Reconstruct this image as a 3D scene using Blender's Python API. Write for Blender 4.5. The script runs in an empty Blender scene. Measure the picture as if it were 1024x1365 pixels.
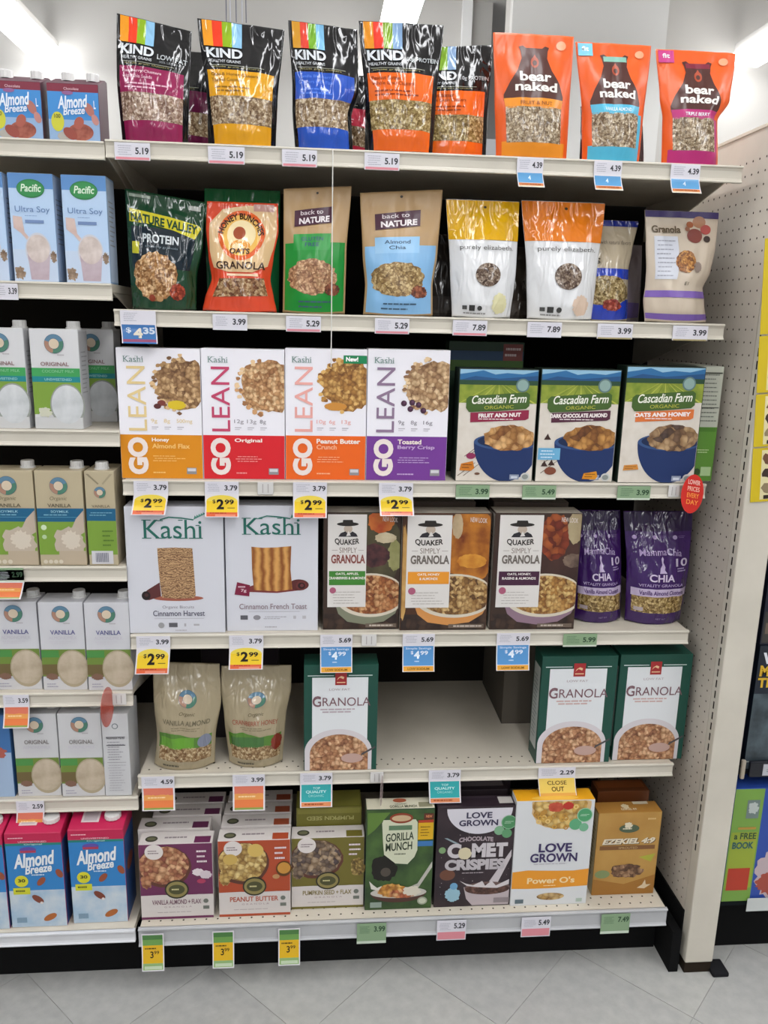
import bpy, bmesh, math, random
from mathutils import Matrix, Vector
from mathutils.geometry import tessellate_polygon

# ------------------------------------------------------------------ camera, world, light, exposure
SC = bpy.context.scene
COL = SC.collection
SC.view_settings.view_transform = 'Standard'
SC.view_settings.look = 'None'
SC.view_settings.gamma = 1
SC.view_settings.use_curve_mapping = False
SC.view_settings.exposure = 0.0

def make_camera():
    f, yaw, pitch, roll = 1071.5, 0.0864, -0.2296, 0.0240
    cy, sy, cp, sp = math.cos(yaw), math.sin(yaw), math.cos(pitch), math.sin(pitch)
    fw = Vector((sy*cp, cy*cp, sp)); r = Vector((cy, -sy, 0)); u = r.cross(fw)
    c, s = math.cos(roll), math.sin(roll)
    r2 = c*r + s*u; u2 = -s*r + c*u
    cd = bpy.data.cameras.new('camera'); co = bpy.data.objects.new('camera', cd); COL.objects.link(co)
    co.matrix_world = Matrix(((r2.x, u2.x, -fw.x, 0.3884), (r2.y, u2.y, -fw.y, -1.6252), (r2.z, u2.z, -fw.z, 1.4847), (0, 0, 0, 1)))
    cd.sensor_fit = 'VERTICAL'; cd.sensor_height = 24.0; cd.lens = f*24.0/1365.0
    cd.clip_start = 0.02; cd.clip_end = 60
    SC.camera = co
make_camera()
W = bpy.data.worlds.new('store_ambient'); SC.world = W; W.use_nodes = True
W.node_tree.nodes['Background'].inputs[0].default_value = (0.96, 0.97, 1.0, 1)
W.node_tree.nodes['Background'].inputs[1].default_value = 0.42
LAMP = 18.5          # emission of the ceiling fluorescent tubes

# ------------------------------------------------------------------ materials
def lin(h):
    h = h.lstrip('#'); o = []
    for i in (0, 2, 4):
        c = int(h[i:i+2], 16)/255.0
        o.append(c/12.92 if c <= 0.04045 else ((c+0.055)/1.055)**2.4)
    return (o[0], o[1], o[2], 1)
MATS = {}
def newmat(name):
    m = bpy.data.materials.new(name); m.use_nodes = True
    return m, m.node_tree, m.node_tree.nodes['Principled BSDF']
def film_bump(nt, b, scale=24, dist=0.009, strength=0.7):
    tc = nt.nodes.new('ShaderNodeTexCoord'); mp = nt.nodes.new('ShaderNodeMapping'); mp.inputs['Scale'].default_value = (1.5, 1.0, 0.55)
    n = nt.nodes.new('ShaderNodeTexNoise'); n.inputs['Scale'].default_value = scale; n.inputs['Detail'].default_value = 1.5
    n.inputs['Distortion'].default_value = 1.3
    bp = nt.nodes.new('ShaderNodeBump'); bp.inputs['Strength'].default_value = strength; bp.inputs['Distance'].default_value = dist
    nt.links.new(tc.outputs['Object'], mp.inputs[0]); nt.links.new(mp.outputs[0], n.inputs['Vector'])
    nt.links.new(n.outputs[0], bp.inputs['Height']); nt.links.new(bp.outputs[0], b.inputs['Normal'])
KIND = {'card': (0.42, 0.4), 'paper': (0.6, 0.3), 'film': (0.13, 0.6), 'matte': (0.85, 0.15), 'metal': (0.45, 0.45), 'gloss': (0.18, 0.5), 'softfilm': (0.34, 0.45)}
def mat(h, kind='card'):
    k = (h, kind)
    if k in MATS: return MATS[k]
    m, nt, b = newmat(kind + '_' + h.lstrip('#'))
    r, s = KIND[kind]
    b.inputs['Base Color'].default_value = lin(h); b.inputs['Roughness'].default_value = r
    b.inputs['Specular IOR Level'].default_value = s
    if kind == 'film': film_bump(nt, b)
    if kind == 'softfilm': film_bump(nt, b, 18, 0.006, 0.4)
    MATS[k] = m
    return m
def grain(c1, c2, c3, scale=150, kind='card', dark=0.5):
    """printed or packed cereal: voronoi clusters in three tones"""
    k = ('g', c1, c2, c3, scale, kind)
    if k in MATS: return MATS[k]
    m, nt, b = newmat('cereal_' + c1.lstrip('#')); dark = max(dark, .5)
    tc = nt.nodes.new('ShaderNodeTexCoord')
    nz = nt.nodes.new('ShaderNodeTexNoise'); nz.inputs['Scale'].default_value = scale*0.8; nz.inputs['Detail'].default_value = 2
    mx = nt.nodes.new('ShaderNodeMixRGB'); mx.blend_type = 'ADD'; mx.inputs[0].default_value = 0.011
    nt.links.new(tc.outputs['Object'], nz.inputs['Vector']); nt.links.new(tc.outputs['Object'], mx.inputs[1]); nt.links.new(nz.outputs['Color'], mx.inputs[2])
    v = nt.nodes.new('ShaderNodeTexVoronoi'); v.inputs['Scale'].default_value = scale
    nt.links.new(mx.outputs[0], v.inputs['Vector'])
    sp = nt.nodes.new('ShaderNodeSeparateColor'); nt.links.new(v.outputs['Color'], sp.inputs[0])
    cr = nt.nodes.new('ShaderNodeValToRGB'); e = cr.color_ramp.elements
    e[0].color = lin(c1); e[1].color = lin(c3); e[1].position = 0.9; x = e.new(0.45); x.color = lin(c2)
    nt.links.new(sp.outputs[0], cr.inputs[0])
    r2 = nt.nodes.new('ShaderNodeValToRGB'); r2.color_ramp.elements[0].color = (1, 1, 1, 1); r2.color_ramp.elements[0].position = 0.25
    r2.color_ramp.elements[1].color = (dark, dark*0.85, dark*0.7, 1); r2.color_ramp.elements[1].position = 0.75
    nt.links.new(v.outputs['Distance'], r2.inputs[0])
    mu = nt.nodes.new('ShaderNodeMixRGB'); mu.blend_type = 'MULTIPLY'; mu.inputs[0].default_value = 1
    nt.links.new(cr.outputs[0], mu.inputs[1]); nt.links.new(r2.outputs[0], mu.inputs[2]); nt.links.new(mu.outputs[0], b.inputs['Base Color'])
    b.inputs['Roughness'].default_value = KIND[kind][0]
    if kind == 'film': film_bump(nt, b)
    MATS[k] = m
    return m
def mottled(name, c1, c2, scale=4, rough=0.5, spec=0.4, bump=0.0, detail=5):
    if name in MATS: return MATS[name]
    m, nt, b = newmat(name)
    tc = nt.nodes.new('ShaderNodeTexCoord'); n = nt.nodes.new('ShaderNodeTexNoise'); n.inputs['Scale'].default_value = scale; n.inputs['Detail'].default_value = detail
    cr = nt.nodes.new('ShaderNodeValToRGB'); cr.color_ramp.elements[0].color = lin(c1); cr.color_ramp.elements[1].color = lin(c2)
    cr.color_ramp.elements[0].position = 0.3; cr.color_ramp.elements[1].position = 0.7
    nt.links.new(tc.outputs['Object'], n.inputs['Vector']); nt.links.new(n.outputs[0], cr.inputs[0]); nt.links.new(cr.outputs[0], b.inputs['Base Color'])
    b.inputs['Roughness'].default_value = rough; b.inputs['Specular IOR Level'].default_value = spec
    if bump:
        bp = nt.nodes.new('ShaderNodeBump'); bp.inputs['Strength'].default_value = bump; bp.inputs['Distance'].default_value = 0.002
        nt.links.new(n.outputs[0], bp.inputs['Height']); nt.links.new(bp.outputs[0], b.inputs['Normal'])
    MATS[name] = m
    return m
def wave_mat(name, c1, c2, scale, axis='X', dist=2.0):
    if name in MATS: return MATS[name]
    m, nt, b = newmat(name)
    tc = nt.nodes.new('ShaderNodeTexCoord'); w = nt.nodes.new('ShaderNodeTexWave'); w.bands_direction = axis
    w.inputs['Scale'].default_value = scale; w.inputs['Distortion'].default_value = dist; w.inputs['Detail'].default_value = 3; w.inputs['Detail Scale'].default_value = 2
    cr = nt.nodes.new('ShaderNodeValToRGB'); cr.color_ramp.elements[0].color = lin(c1); cr.color_ramp.elements[1].color = lin(c2)
    nt.links.new(tc.outputs['Object'], w.inputs['Vector']); nt.links.new(w.outputs[0], cr.inputs[0]); nt.links.new(cr.outputs[0], b.inputs['Base Color'])
    b.inputs['Roughness'].default_value = 0.5
    MATS[name] = m
    return m
def emit(name, col, s):
    m, nt, b = newmat(name); b.inputs['Emission Color'].default_value = col; b.inputs['Emission Strength'].default_value = s
    b.inputs['Base Color'].default_value = (0.8, 0.8, 0.8, 1)
    return m
def clear_plastic(name, col, alpha):
    m, nt, b = newmat(name); b.inputs['Base Color'].default_value = lin(col); b.inputs['Roughness'].default_value = 0.15
    b.inputs['Alpha'].default_value = alpha
    return m
BEIGE = mottled('painted_beige_steel', '#c3bdb0', '#cdc7ba', 9, 0.42, 0.45)
BEIGE2 = mottled('worn_beige_steel', '#bfb7a8', '#cfc7b8', 6, 0.5, 0.4)
PANEL = mottled('worn_pegboard_paint', '#b5aca0', '#cac2b6', 5, 0.6, 0.3)
DARK = mat('#17140f', 'matte')
BLACK = mat('#0c0c0d', 'matte')

# ------------------------------------------------------------------ mesh helpers
def link_mesh(name, verts, faces, mats, midx=None, parent=None, smooth=False):
    me = bpy.data.meshes.new(name); me.from_pydata(verts, [], faces)
    for m in mats: me.materials.append(m)
    if midx: me.polygons.foreach_set('material_index', midx)
    if smooth: me.polygons.foreach_set('use_smooth', [True]*len(me.polygons))
    me.update()
    o = bpy.data.objects.new(name, me); COL.objects.link(o)
    if parent: o.parent = parent
    return o
def tagp(o, label=None, cat=None, group=None, kind=None):
    if label: o['label'] = label
    if cat: o['category'] = cat
    if group: o['group'] = group
    if kind: o['kind'] = kind
    return o
def thing(name, label, cat, loc=(0, 0, 0), rotz=0, group=None):
    o = bpy.data.objects.new(name, None); COL.objects.link(o); o.location = loc; o.rotation_euler = (0, 0, rotz)
    o.empty_display_size = 0.02
    return tagp(o, label, cat, group)
def bm_obj(name, bm, m, parent=None, smooth=False):
    me = bpy.data.meshes.new(name); bm.normal_update(); bm.to_mesh(me); bm.free(); me.materials.append(m)
    if smooth: me.polygons.foreach_set('use_smooth', [True]*len(me.polygons))
    o = bpy.data.objects.new(name, me); COL.objects.link(o)
    if parent: o.parent = parent
    return o
def add_box(bm, x0, x1, y0, y1, z0, z1, bev=0.0):
    r = bmesh.ops.create_cube(bm, size=1.0)
    for v in r['verts']:
        v.co = Vector((x0 + (v.co.x+.5)*(x1-x0), y0 + (v.co.y+.5)*(y1-y0), z0 + (v.co.z+.5)*(z1-z0)))
    if bev:
        ed = list({e for v in r['verts'] for e in v.link_edges})
        bmesh.ops.bevel(bm, geom=ed, offset=bev, segments=2, affect='EDGES', profile=0.6)
def box(name, x0, x1, y0, y1, z0, z1, m, parent=None, bev=0.0):
    bm = bmesh.new(); add_box(bm, x0, x1, y0, y1, z0, z1, bev); return bm_obj(name, bm, m, parent)
def cyl(name, c, r, h, m, parent=None, n=24, r2=None, ribs=0):
    """upright cylinder from c (base centre), optionally ribbed"""
    vs = []; fs = []; r2 = r if r2 is None else r2
    for j, (rr, z) in enumerate(((r, 0), (r, h*0.88), (r2*0.93, h))):
        for i in range(n):
            a = 2*math.pi*i/n; q = rr*(1.0 - (0.05 if ribs and i % 2 and j < 2 else 0))
            vs.append((c[0]+q*math.cos(a), c[1]+q*math.sin(a), c[2]+z))
    for j in range(2):
        for i in range(n): fs.append((j*n+i, j*n+(i+1) % n, (j+1)*n+(i+1) % n, (j+1)*n+i))
    fs.append(tuple(range(2*n, 3*n))); fs.append(tuple(reversed(range(n))))
    return link_mesh(name, vs, fs, [m], None, parent)
def prism(name, pts, x0, x1, m, parent=None):
    """profile in (y,z) extruded along x"""
    n = len(pts); vs = [(x0, y, z) for y, z in pts]+[(x1, y, z) for y, z in pts]
    fs = [tuple(range(n)), tuple(reversed(range(n, 2*n)))]+[(i, i+n, (i+1) % n+n, (i+1) % n) for i in range(n)]
    return link_mesh(name, vs, fs, [m], None, parent)
def discs(name, pts, r, axis, m, parent, n=6, asp=1.0):
    vs = []; fs = []
    for p in pts:
        b = len(vs)
        for i in range(n):
            a = 2*math.pi*i/n; c, s = r*math.cos(a), r*math.sin(a)*asp
            vs.append({'z': (p[0]+c, p[1]+s, p[2]), 'x': (p[0], p[1]+c, p[2]+s), 'y': (p[0]+c, p[1], p[2]+s)}[axis])
        fs.append(tuple(range(b, b+n)))
    return tagp(link_mesh(name, vs, fs, [m], None, parent), kind='stuff')

# ------------------------------------------------------------------ lettering
TXT = {}
def glyphs(s, bold=0.0, shear=0.0):
    k = (s, bold, shear)
    if k in TXT: return TXT[k]
    cu = bpy.data.curves.new('t', 'FONT'); cu.body = s; cu.resolution_u = 4; cu.offset = bold; cu.shear = shear; cu.fill_mode = 'FRONT'
    ob = bpy.data.objects.new('t', cu)
    me = bpy.data.meshes.new_from_object(ob)
    me.calc_loop_triangles()
    v = [(p.co.x, p.co.y) for p in me.vertices]; t = [tuple(q.vertices) for q in me.loop_triangles]
    bpy.data.objects.remove(ob); bpy.data.curves.remove(cu); bpy.data.meshes.remove(me)
    TXT[k] = (v, t)
    return TXT[k]

class Art:
    """flat print laid on a face; fn(u, v, off) gives the point, u and v run 0..1"""
    def __init__(s, root, fn, w, h, kind='card', step=0.00028, sub=0.0):
        s.root, s.fn, s.w, s.h, s.kind, s.step, s.sub = root, fn, w, h, kind, step, sub
        s.parts = {}; s.cur = 'colour_panel'; s.n = {}; s.base = 0.0009 if sub and step > .00029 else 0.0
    def P(s, n): s.cur = n; return s
    def m(s, c): return mat(c, s.kind) if isinstance(c, str) else c
    def tri(s, pts, tris, c, l):
        mm = s.m(c)
        if s.sub:
            pts = list(pts); cache = {}
            def mid(a, b):
                k = (a, b) if a < b else (b, a)
                if k not in cache:
                    pts.append(((pts[a][0]+pts[b][0])/2, (pts[a][1]+pts[b][1])/2)); cache[k] = len(pts)-1
                return cache[k]
            def lng(a, b): return math.hypot((pts[a][0]-pts[b][0])*s.w, (pts[a][1]-pts[b][1])*s.h) > s.sub
            todo = list(tris); out = []
            while todo:
                a, b, cc = todo.pop()
                f = (lng(a, b), lng(b, cc), lng(cc, a)); k = sum(f)
                if k == 0: out.append((a, b, cc)); continue
                if k == 3:
                    x, y, z = mid(a, b), mid(b, cc), mid(cc, a); todo += [(a, x, z), (x, b, y), (z, y, cc), (x, y, z)]; continue
                while not f[0]: a, b, cc = b, cc, a; f = (f[1], f[2], f[0])
                if k == 1: x = mid(a, b); todo += [(a, x, cc), (x, b, cc)]
                else:
                    if not f[1]: a, b, cc = cc, a, b
                    x, y = mid(a, b), mid(b, cc); todo += [(x, b, y), (a, x, y), (a, y, cc)]
            tris = out
        k = s.n[l] = s.n.get(l, -1)+1
        off = s.base+s.step*l+0.000004*min(k, int(s.step/0.000004)-2)
        s.parts.setdefault(s.cur, []).append(([s.fn(u, v, off) for u, v in pts], tris, mm))
    def R(s, u0, v0, u1, v1, c, l=1): s.tri([(u0, v0), (u1, v0), (u1, v1), (u0, v1)], [(0, 1, 2), (0, 2, 3)], c, l); return s
    def G(s, pts, c, l=2):
        t = tessellate_polygon([[Vector((p[0], p[1], 0)) for p in pts]]); s.tri(pts, [tuple(q) for q in t], c, l); return s
    def E(s, cu, cv, ru, rv, c, l=2, a0=0, a1=360, n=28):
        p = [(cu, cv)]+[(cu+ru*math.cos(math.radians(a0+(a1-a0)*i/n)), cv+rv*math.sin(math.radians(a0+(a1-a0)*i/n))) for i in range(n+1)]
        s.tri(p, [(0, i, i+1) for i in range(1, n+1)], c, l); return s
    def O(s, cu, cv, r, c, l=2, k=1.0, **q):   # true circle, radius r in fractions of width
        return s.E(cu, cv, r, r*s.w/s.h*k, c, l, **q)
    def ring(s, cu, cv, r, c, th=0.25, l=3, a0=0, a1=360, n=28):
        p = []; t = []; kk = s.w/s.h
        for i in range(n+1):
            a = math.radians(a0+(a1-a0)*i/n)
            for q in (r, r*(1-th)): p.append((cu+q*math.cos(a), cv+q*kk*math.sin(a)))
        for i in range(n): t += [(2*i, 2*i+1, 2*i+3), (2*i, 2*i+3, 2*i+2)]
        s.tri(p, t, c, l); return s
    def blob(s, cu, cv, ru, rv, c, l=2, seed=1, amp=0.12, n=40, clip=None):
        rd = random.Random(seed); p = []
        for i in range(n):
            a = 2*math.pi*i/n; q = 1+rd.uniform(-amp, amp)
            x, y = cu+ru*q*math.cos(a), cv+rv*q*math.sin(a)
            if clip: x = min(max(x, clip[0]), clip[2]); y = min(max(y, clip[1]), clip[3])
            p.append((x, y))
        return s.G(p, c, l)
    def T(s, txt, u0, v0, u1, v1, c, l=4, bold=0.02, shear=0.0, rot=False, slope=0.0, arc=0.0):
        v, t = glyphs(txt, bold, shear)
        if not v: return s
        if rot: v = [(-y, x) for x, y in v]
        xs = [p[0] for p in v]; ys = [p[1] for p in v]; a, b, e, f = min(xs), max(xs), min(ys), max(ys)
        q = []
        for x, y in v:
            tx = (x-a)/max(b-a, 1e-6); ty = (y-e)/max(f-e, 1e-6)
            q.append((u0+tx*(u1-u0), v0+ty*(v1-v0)+slope*(tx-.5)+arc*(1-(2*tx-1)**2)))
        s.tri(q, t, c, l); return s
    def lines(s, u0, v0, u1, v1, n, c, l=3, seed=0, fill=0.45):
        rd = random.Random(seed); dv = (v1-v0)/n
        for i in range(n):
            a = u0+(u1-u0)*rd.uniform(0, 0.08); b = u1-(u1-u0)*rd.uniform(0, 0.35)
            x = a; y = v0+dv*(i+.3)
            while x < b:
                w = rd.uniform(0.03, 0.09)*(u1-u0)*2; s.R(x, y, min(x+w, b), y+dv*fill, c, l); x += w+0.02*(u1-u0)
        return s
    def ringtext(s, txt, cu, cv, r, hgt, c, a0, a1, l=4, bold=0.02):
        v, t = glyphs(txt, bold, 0)
        xs = [p[0] for p in v]; ys = [p[1] for p in v]; a, b, e, f = min(xs), max(xs), min(ys), max(ys); kk = s.w/s.h
        q = []
        for x, y in v:
            th = math.radians(a0+(a1-a0)*(x-a)/(b-a)); rr = r+hgt*(y-e)/(f-e)
            q.append((cu+rr*math.cos(th), cv+rr*kk*math.sin(th)))
        s.tri(q, t, c, l); return s
    def done(s):
        """one mesh per cluster of neighbouring print, so that print far apart is a part of its own"""
        for name, els in s.parts.items():
            bx = []
            for e in els:
                lo = [min(p[i] for p in e[0]) for i in range(3)]; hi = [max(p[i] for p in e[0]) for i in range(3)]
                bx.append((lo, hi, max(hi[i]-lo[i] for i in range(3))))
            par = list(range(len(els)))
            def find(a):
                while par[a] != a: a = par[a]
                return a
            for i in range(len(els)):
                for j in range(i):
                    gap = math.sqrt(sum(max(0, bx[i][0][q]-bx[j][1][q], bx[j][0][q]-bx[i][1][q])**2 for q in range(3)))
                    if gap <= .014: par[find(i)] = find(j)
            cl = {}
            for i in range(len(els)): cl.setdefault(find(i), []).append(els[i])
            for es in cl.values():
                vs = []; fs = []; mi = []; ms = []
                for pts, tris, mm in es:
                    if mm not in ms: ms.append(mm)
                    b0 = len(vs); vs += pts; fs += [(x+b0, y+b0, w+b0) for x, y, w in tris]; mi += [ms.index(mm)]*len(tris)
                link_mesh(name, vs, fs, ms, mi, s.root, bool(s.sub))
        s.parts = {}
    def EC(s, cu, cv, ru, rv, c, l=2, a0=0, a1=360, n=36, clip=(.006, .006, .994, .994)):
        p = [(min(max(cu+ru*math.cos(math.radians(a0+(a1-a0)*i/n)), clip[0]), clip[2]), min(max(cv+rv*math.sin(math.radians(a0+(a1-a0)*i/n)), clip[1]), clip[3])) for i in range(n+(a1-a0 < 360))]
        return s.G(p, c, l)

# ------------------------------------------------------------------ package bodies
def carton(name, label, x0, x1, y, z, h, depth, m, group=None, rotz=0, cat='cereal box', bev=0.0012, flap=None):
    """upright paper box; origin at the middle of its front bottom edge"""
    w = x1-x0-0.0008
    root = thing(name, label, cat, ((x0+x1)/2, y, z), rotz, group)
    box('body', -w/2, w/2, 0, depth, 0.0003, h, m, root, bev)
    return root, w
def front(root, w, h, **k): return Art(root, lambda u, v, o: ((u-.5)*w, -o, v*h), w, h, **k)
def side_l(root, w, h, d, **k): return Art(root, lambda u, v, o: (-w/2-o, d*(1-u), v*h), d, h, **k)
def side_r(root, w, h, d, **k): return Art(root, lambda u, v, o: (w/2+o, d*u, v*h), d, h, **k)
def top(root, w, h, d, **k): return Art(root, lambda u, v, o: ((u-.5)*w, d*v, h+o), w, d, **k)

def lerp_tab(tab, v):
    for i in range(len(tab)-1):
        a, b = tab[i], tab[i+1]
        if v <= b[0] or i == len(tab)-2:
            t = min(max((v-a[0])/(b[0]-a[0]), 0), 1); t2 = t*t*(3-2*t); t = 0.5*t+0.5*t2
            return [a[k]+(b[k]-a[k])*t for k in range(1, len(a))]
TH = [(0, .80), (.12, 1.0), (.4, .92), (.62, .62), (.8, .26), (.9, .08), (1, .05)]
def pouch(name, label, pts, y, z, h, T, col, dh=0.0, lean=0.02, seed=1, group=None, kind='film', th=TH, cat='granola pouch', crease=0.0022):
    """stand-up bag; pts = (v, x left, x right) in world x; front bulge touches y"""
    rd = random.Random(seed)
    xc = (pts[0][1]+pts[0][2])/2
    root = thing(name, label, cat, (xc, y+T/2, z), 0, group)
    ph = [rd.uniform(0, 6.28) for _ in range(8)]
    def surf(u, v, o, side=-1):
        xl, xr = lerp_tab(pts, v); t = lerp_tab(th, v)[0]*T/2
        s = 2*u-1; a = min(abs(s), 1.0)
        prof = (1-a**2.6)
        edge = min(1, 3.5*(1-a))*min(1, 0.25+v*4)
        cr = crease*edge*(math.sin(9*s+5*v+ph[0])*.5+math.sin(14*s-7*v+ph[1])*.35+math.sin(6*s+17*v+ph[2])*.45)*(0.45+0.55*min(1, max(0, (t/(T/2)))))
        yy = side*(t*prof*(1 if side < 0 else .9)+0.0012+(cr if side < 0 else 0)+(o if side < 0 else 0))+lean*v*v
        zz = v*(h+dh*s)+0.0005+0.004*(1-min(1, v*6))*(a**2)*(1 if side < 0 else 0)
        return ((xl+(xr-xl)*u)-xc, yy, zz)
    NU, NV = 44, 56; vs = []; fs = []
    for side in (-1, 1):
        b = len(vs)
        for j in range(NV+1):
            for i in range(NU+1): vs.append(surf(i/NU, j/NV, 0, side))
        for j in range(NV):
            for i in range(NU):
                q = (b+j*(NU+1)+i, b+j*(NU+1)+i+1, b+(j+1)*(NU+1)+i+1, b+(j+1)*(NU+1)+i)
                fs.append(q if side < 0 else q[::-1])
    B = (NU+1)*(NV+1)
    for i in range(NU):
        fs.append((i+1, i, B+i, B+i+1)); k = NV*(NU+1)+i; fs.append((k, k+1, B+k+1, B+k))
    for j in range(NV):
        a = j*(NU+1); fs.append((a, a+NU+1, B+a+NU+1, B+a)); c = a+NU; fs.append((c+NU+1, c, B+c, B+c+NU+1))
    link_mesh('bag', vs, fs, [mat(col, kind)], None, root, True)
    wm = pts[0][2]-pts[0][1]
    A = Art(root, surf, wm, h, kind=kind, step=0.0003, sub=0.006)
    return root, A


# ------------------------------------------------------------------ the place: floor, ceiling, walls, lamps
fl = box('floor', -9, 11, -7, 9, -0.05, -0.0016, mottled('floor_grout', '#9a9996', '#a4a3a0', 3, 0.5), None)
tagp(fl, 'pale grey vinyl tile floor laid on the diagonal', kind='structure')
TILE = 0.3048
tile_mats = [mottled('floor_tile_%d' % i, a, b, 34, 0.30, 0.45, 0.04, 9) for i, (a, b) in enumerate((('#a3a3a1', '#b1b1ae'), ('#9f9f9d', '#aeaeab'), ('#a6a6a3', '#b4b4b0')))]
tme = []
for m in tile_mats:
    bm = bmesh.new(); add_box(bm, -TILE/2+.0007, TILE/2-.0007, -TILE/2+.0007, TILE/2-.0007, -0.0016, 0.0, 0.0)
    o = bm_obj('tile', bm, m); tme.append(o.data); bpy.data.objects.remove(o)
rd = random.Random(5)
S2 = math.sqrt(.5)
for i in range(-9, 12):
    for j in range(-9, 12):
        c = 0.16+TILE*math.sqrt(2)*(i+.5); d = 0.14+TILE*math.sqrt(2)*(j+.5)
        x, y = (c+d)/2, (c-d)/2
        if -1.1 < x < 2.3 and -1.3 < y < 0.35:
            o = bpy.data.objects.new('floor_tile', tme[rd.randrange(3)]); COL.objects.link(o); o.location = (x, y, 0); o.rotation_euler = (0, 0, math.pi/4); o.parent = fl
CEIL = 3.75
ce = box('ceiling', -9, 11, -7, 9, CEIL, CEIL+.1, mottled('ceiling_white', '#bcbab7', '#c8c5c1', 1.5, 0.9, 0.1), None)
tagp(ce, 'flat off-white store ceiling above the lamps', kind='structure')
wb = box('wall_back', -9, 1.64, 4.75, 4.9, 0, CEIL, mat('#bfbdb9', 'matte'), None)
tagp(wb, 'plain grey-white wall at the far end of the store', kind='structure')
wr = box('wall_right', 1.64, 11, 4.16, 4.3, 0, CEIL, mat('#b9b6b1', 'matte'), None)
tagp(wr, 'nearer stretch of pale wall above the orange pouches', kind='structure')
tr = box('trim_1', 1.64, 2.68, 4.09, 4.16, 0, CEIL, mat('#c9c8c5', 'matte'), None)
tagp(tr, 'pale panel standing out from the nearer wall', kind='structure')
tr2 = box('trim_2', 1.415, 1.485, 4.70, 4.75, 0, CEIL, mat('#e4e4e3', 'matte'), None)
tagp(tr2, 'narrow white pilaster on the far wall', kind='structure')
TUBE = emit('fluorescent_tube', (0.975, 0.985, 1.0, 1), LAMP)
for i, (x, lab) in enumerate(((-1.47, 'long fluorescent ceiling strip lamp over the milk cartons'), (0.86, 'long fluorescent ceiling strip lamp above the black granola pouches'),
                              (3.19, 'long fluorescent ceiling strip lamp beyond the perforated end panel'))):
    t = thing('strip_lamp', lab, 'ceiling lamp', (x, 0, 3.2), 0, 'ceiling strip lamps')
    ye = 4.02 if i == 2 else 4.68
    bm = bmesh.new(); add_box(bm, -.07, .07, -6.5, ye, .06, .13); bm_obj('housing', bm, mat('#b9b6b2', 'metal'), t)
    bm = bmesh.new(); add_box(bm, -.10, .10, -6.5, ye, 0, .06); bm_obj('diffuser', bm, TUBE, t)
    for y in (-5, -1.5, 1, 3.6): box('hanger', -.008, .008, y-.008, y+.008, 0.13, CEIL-3.2, mat('#9a9894', 'metal'), t)
wh = thing('wire_hanger', 'thin white wires hanging from the ceiling behind the yellow-banded pouch', 'wire', (-.03, 3.0, 2.97))
for k, (dx, dt) in enumerate(((-.05, -.02), (-.03, -.005), (0, 0), (.03, .01), (.05, .02))):
    bm = bmesh.new(); add_box(bm, dx-.002, dx+.002, -.002, .002, 0, .45); bm_obj('wire', bm, mat('#b9bccb' if k % 2 else '#4a4d63', 'metal'), wh)

# ------------------------------------------------------------------ gondola shelving
BACKY = 0.46
PX0, PX1, PYF = 1.262, 1.330, -0.083
gb = thing('shelving_backboard', 'dark back panel of the shelving behind all the groceries', 'shelving panel', (0, BACKY, 0))
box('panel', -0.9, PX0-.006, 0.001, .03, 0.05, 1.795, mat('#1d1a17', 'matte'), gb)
gk = thing('kickboard', 'black recessed kick base under the lowest shelves', 'shelving base', (0, 0, 0))
box('kick_plate', -0.9, 1.225, 0.005, 0.03, 0.0, 0.112, BLACK, gk)
box('kick_return', 1.228, 1.250, -0.075, 0.2, 0.0, 0.11, BLACK, gk)
g = thing('shelving_end', 'beige perforated end panel with tall slotted end post', 'shelving panel', (0, 0, 0))
ep = box('end_panel', PX0, PX0+.022, PYF+.0352, BACKY+.03, 0.11, 1.877, PANEL, g)
box('panel_cap', PX0-.002, PX1, PYF+.036, BACKY+.03, 1.877, 1.884, BEIGE2, g, .001)
bm = bmesh.new(); add_box(bm, PX0, PX1, PYF, PYF+.035, 0.03, 1.884, .004); po = bm_obj('end_post', bm, BEIGE, g)
box('end_skirt', PX0-.004, PX0+.002, PYF+.03, BACKY, 0.0, 0.15, BLACK, g)
box('post_shoe', PX0+.002, PX1-.002, PYF+.004, PYF+.05, 0.0, 0.03, mat('#2a221a', 'matte'), g)
bm = bmesh.new(); add_box(bm, PX1-.004, PX1+.036, PYF-.016, PYF+.03, 0.0, 0.012, .004); bm_obj('foot_plate', bm, mat('#1d1d20', 'matte'), g)
hp = []
for iz in range(66):
    for iy in range(18):
        zz = .17+iz*.0254; yy = PYF+.052+iy*.0254+(.0127 if iz % 2 else 0)*0
        if yy < BACKY-.01: hp.append((PX0-.0004, yy, zz))
discs('peg_holes', hp, .0024, 'x', mat('#3a332b', 'matte'), ep, 6)
sme = None
for k in range(60):
    zz = .33+k*.0254
    if zz > 1.80: break
    if sme is None:
        o = box('slot', -.0004, .0002, -.0022, .0022, -.0085, .0085, mat('#26221f', 'matte'), po); sme = o.data
    else:
        o = bpy.data.objects.new('slot', sme); COL.objects.link(o); o.parent = po
    o.location = (PX0, PYF+.018, zz)

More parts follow.
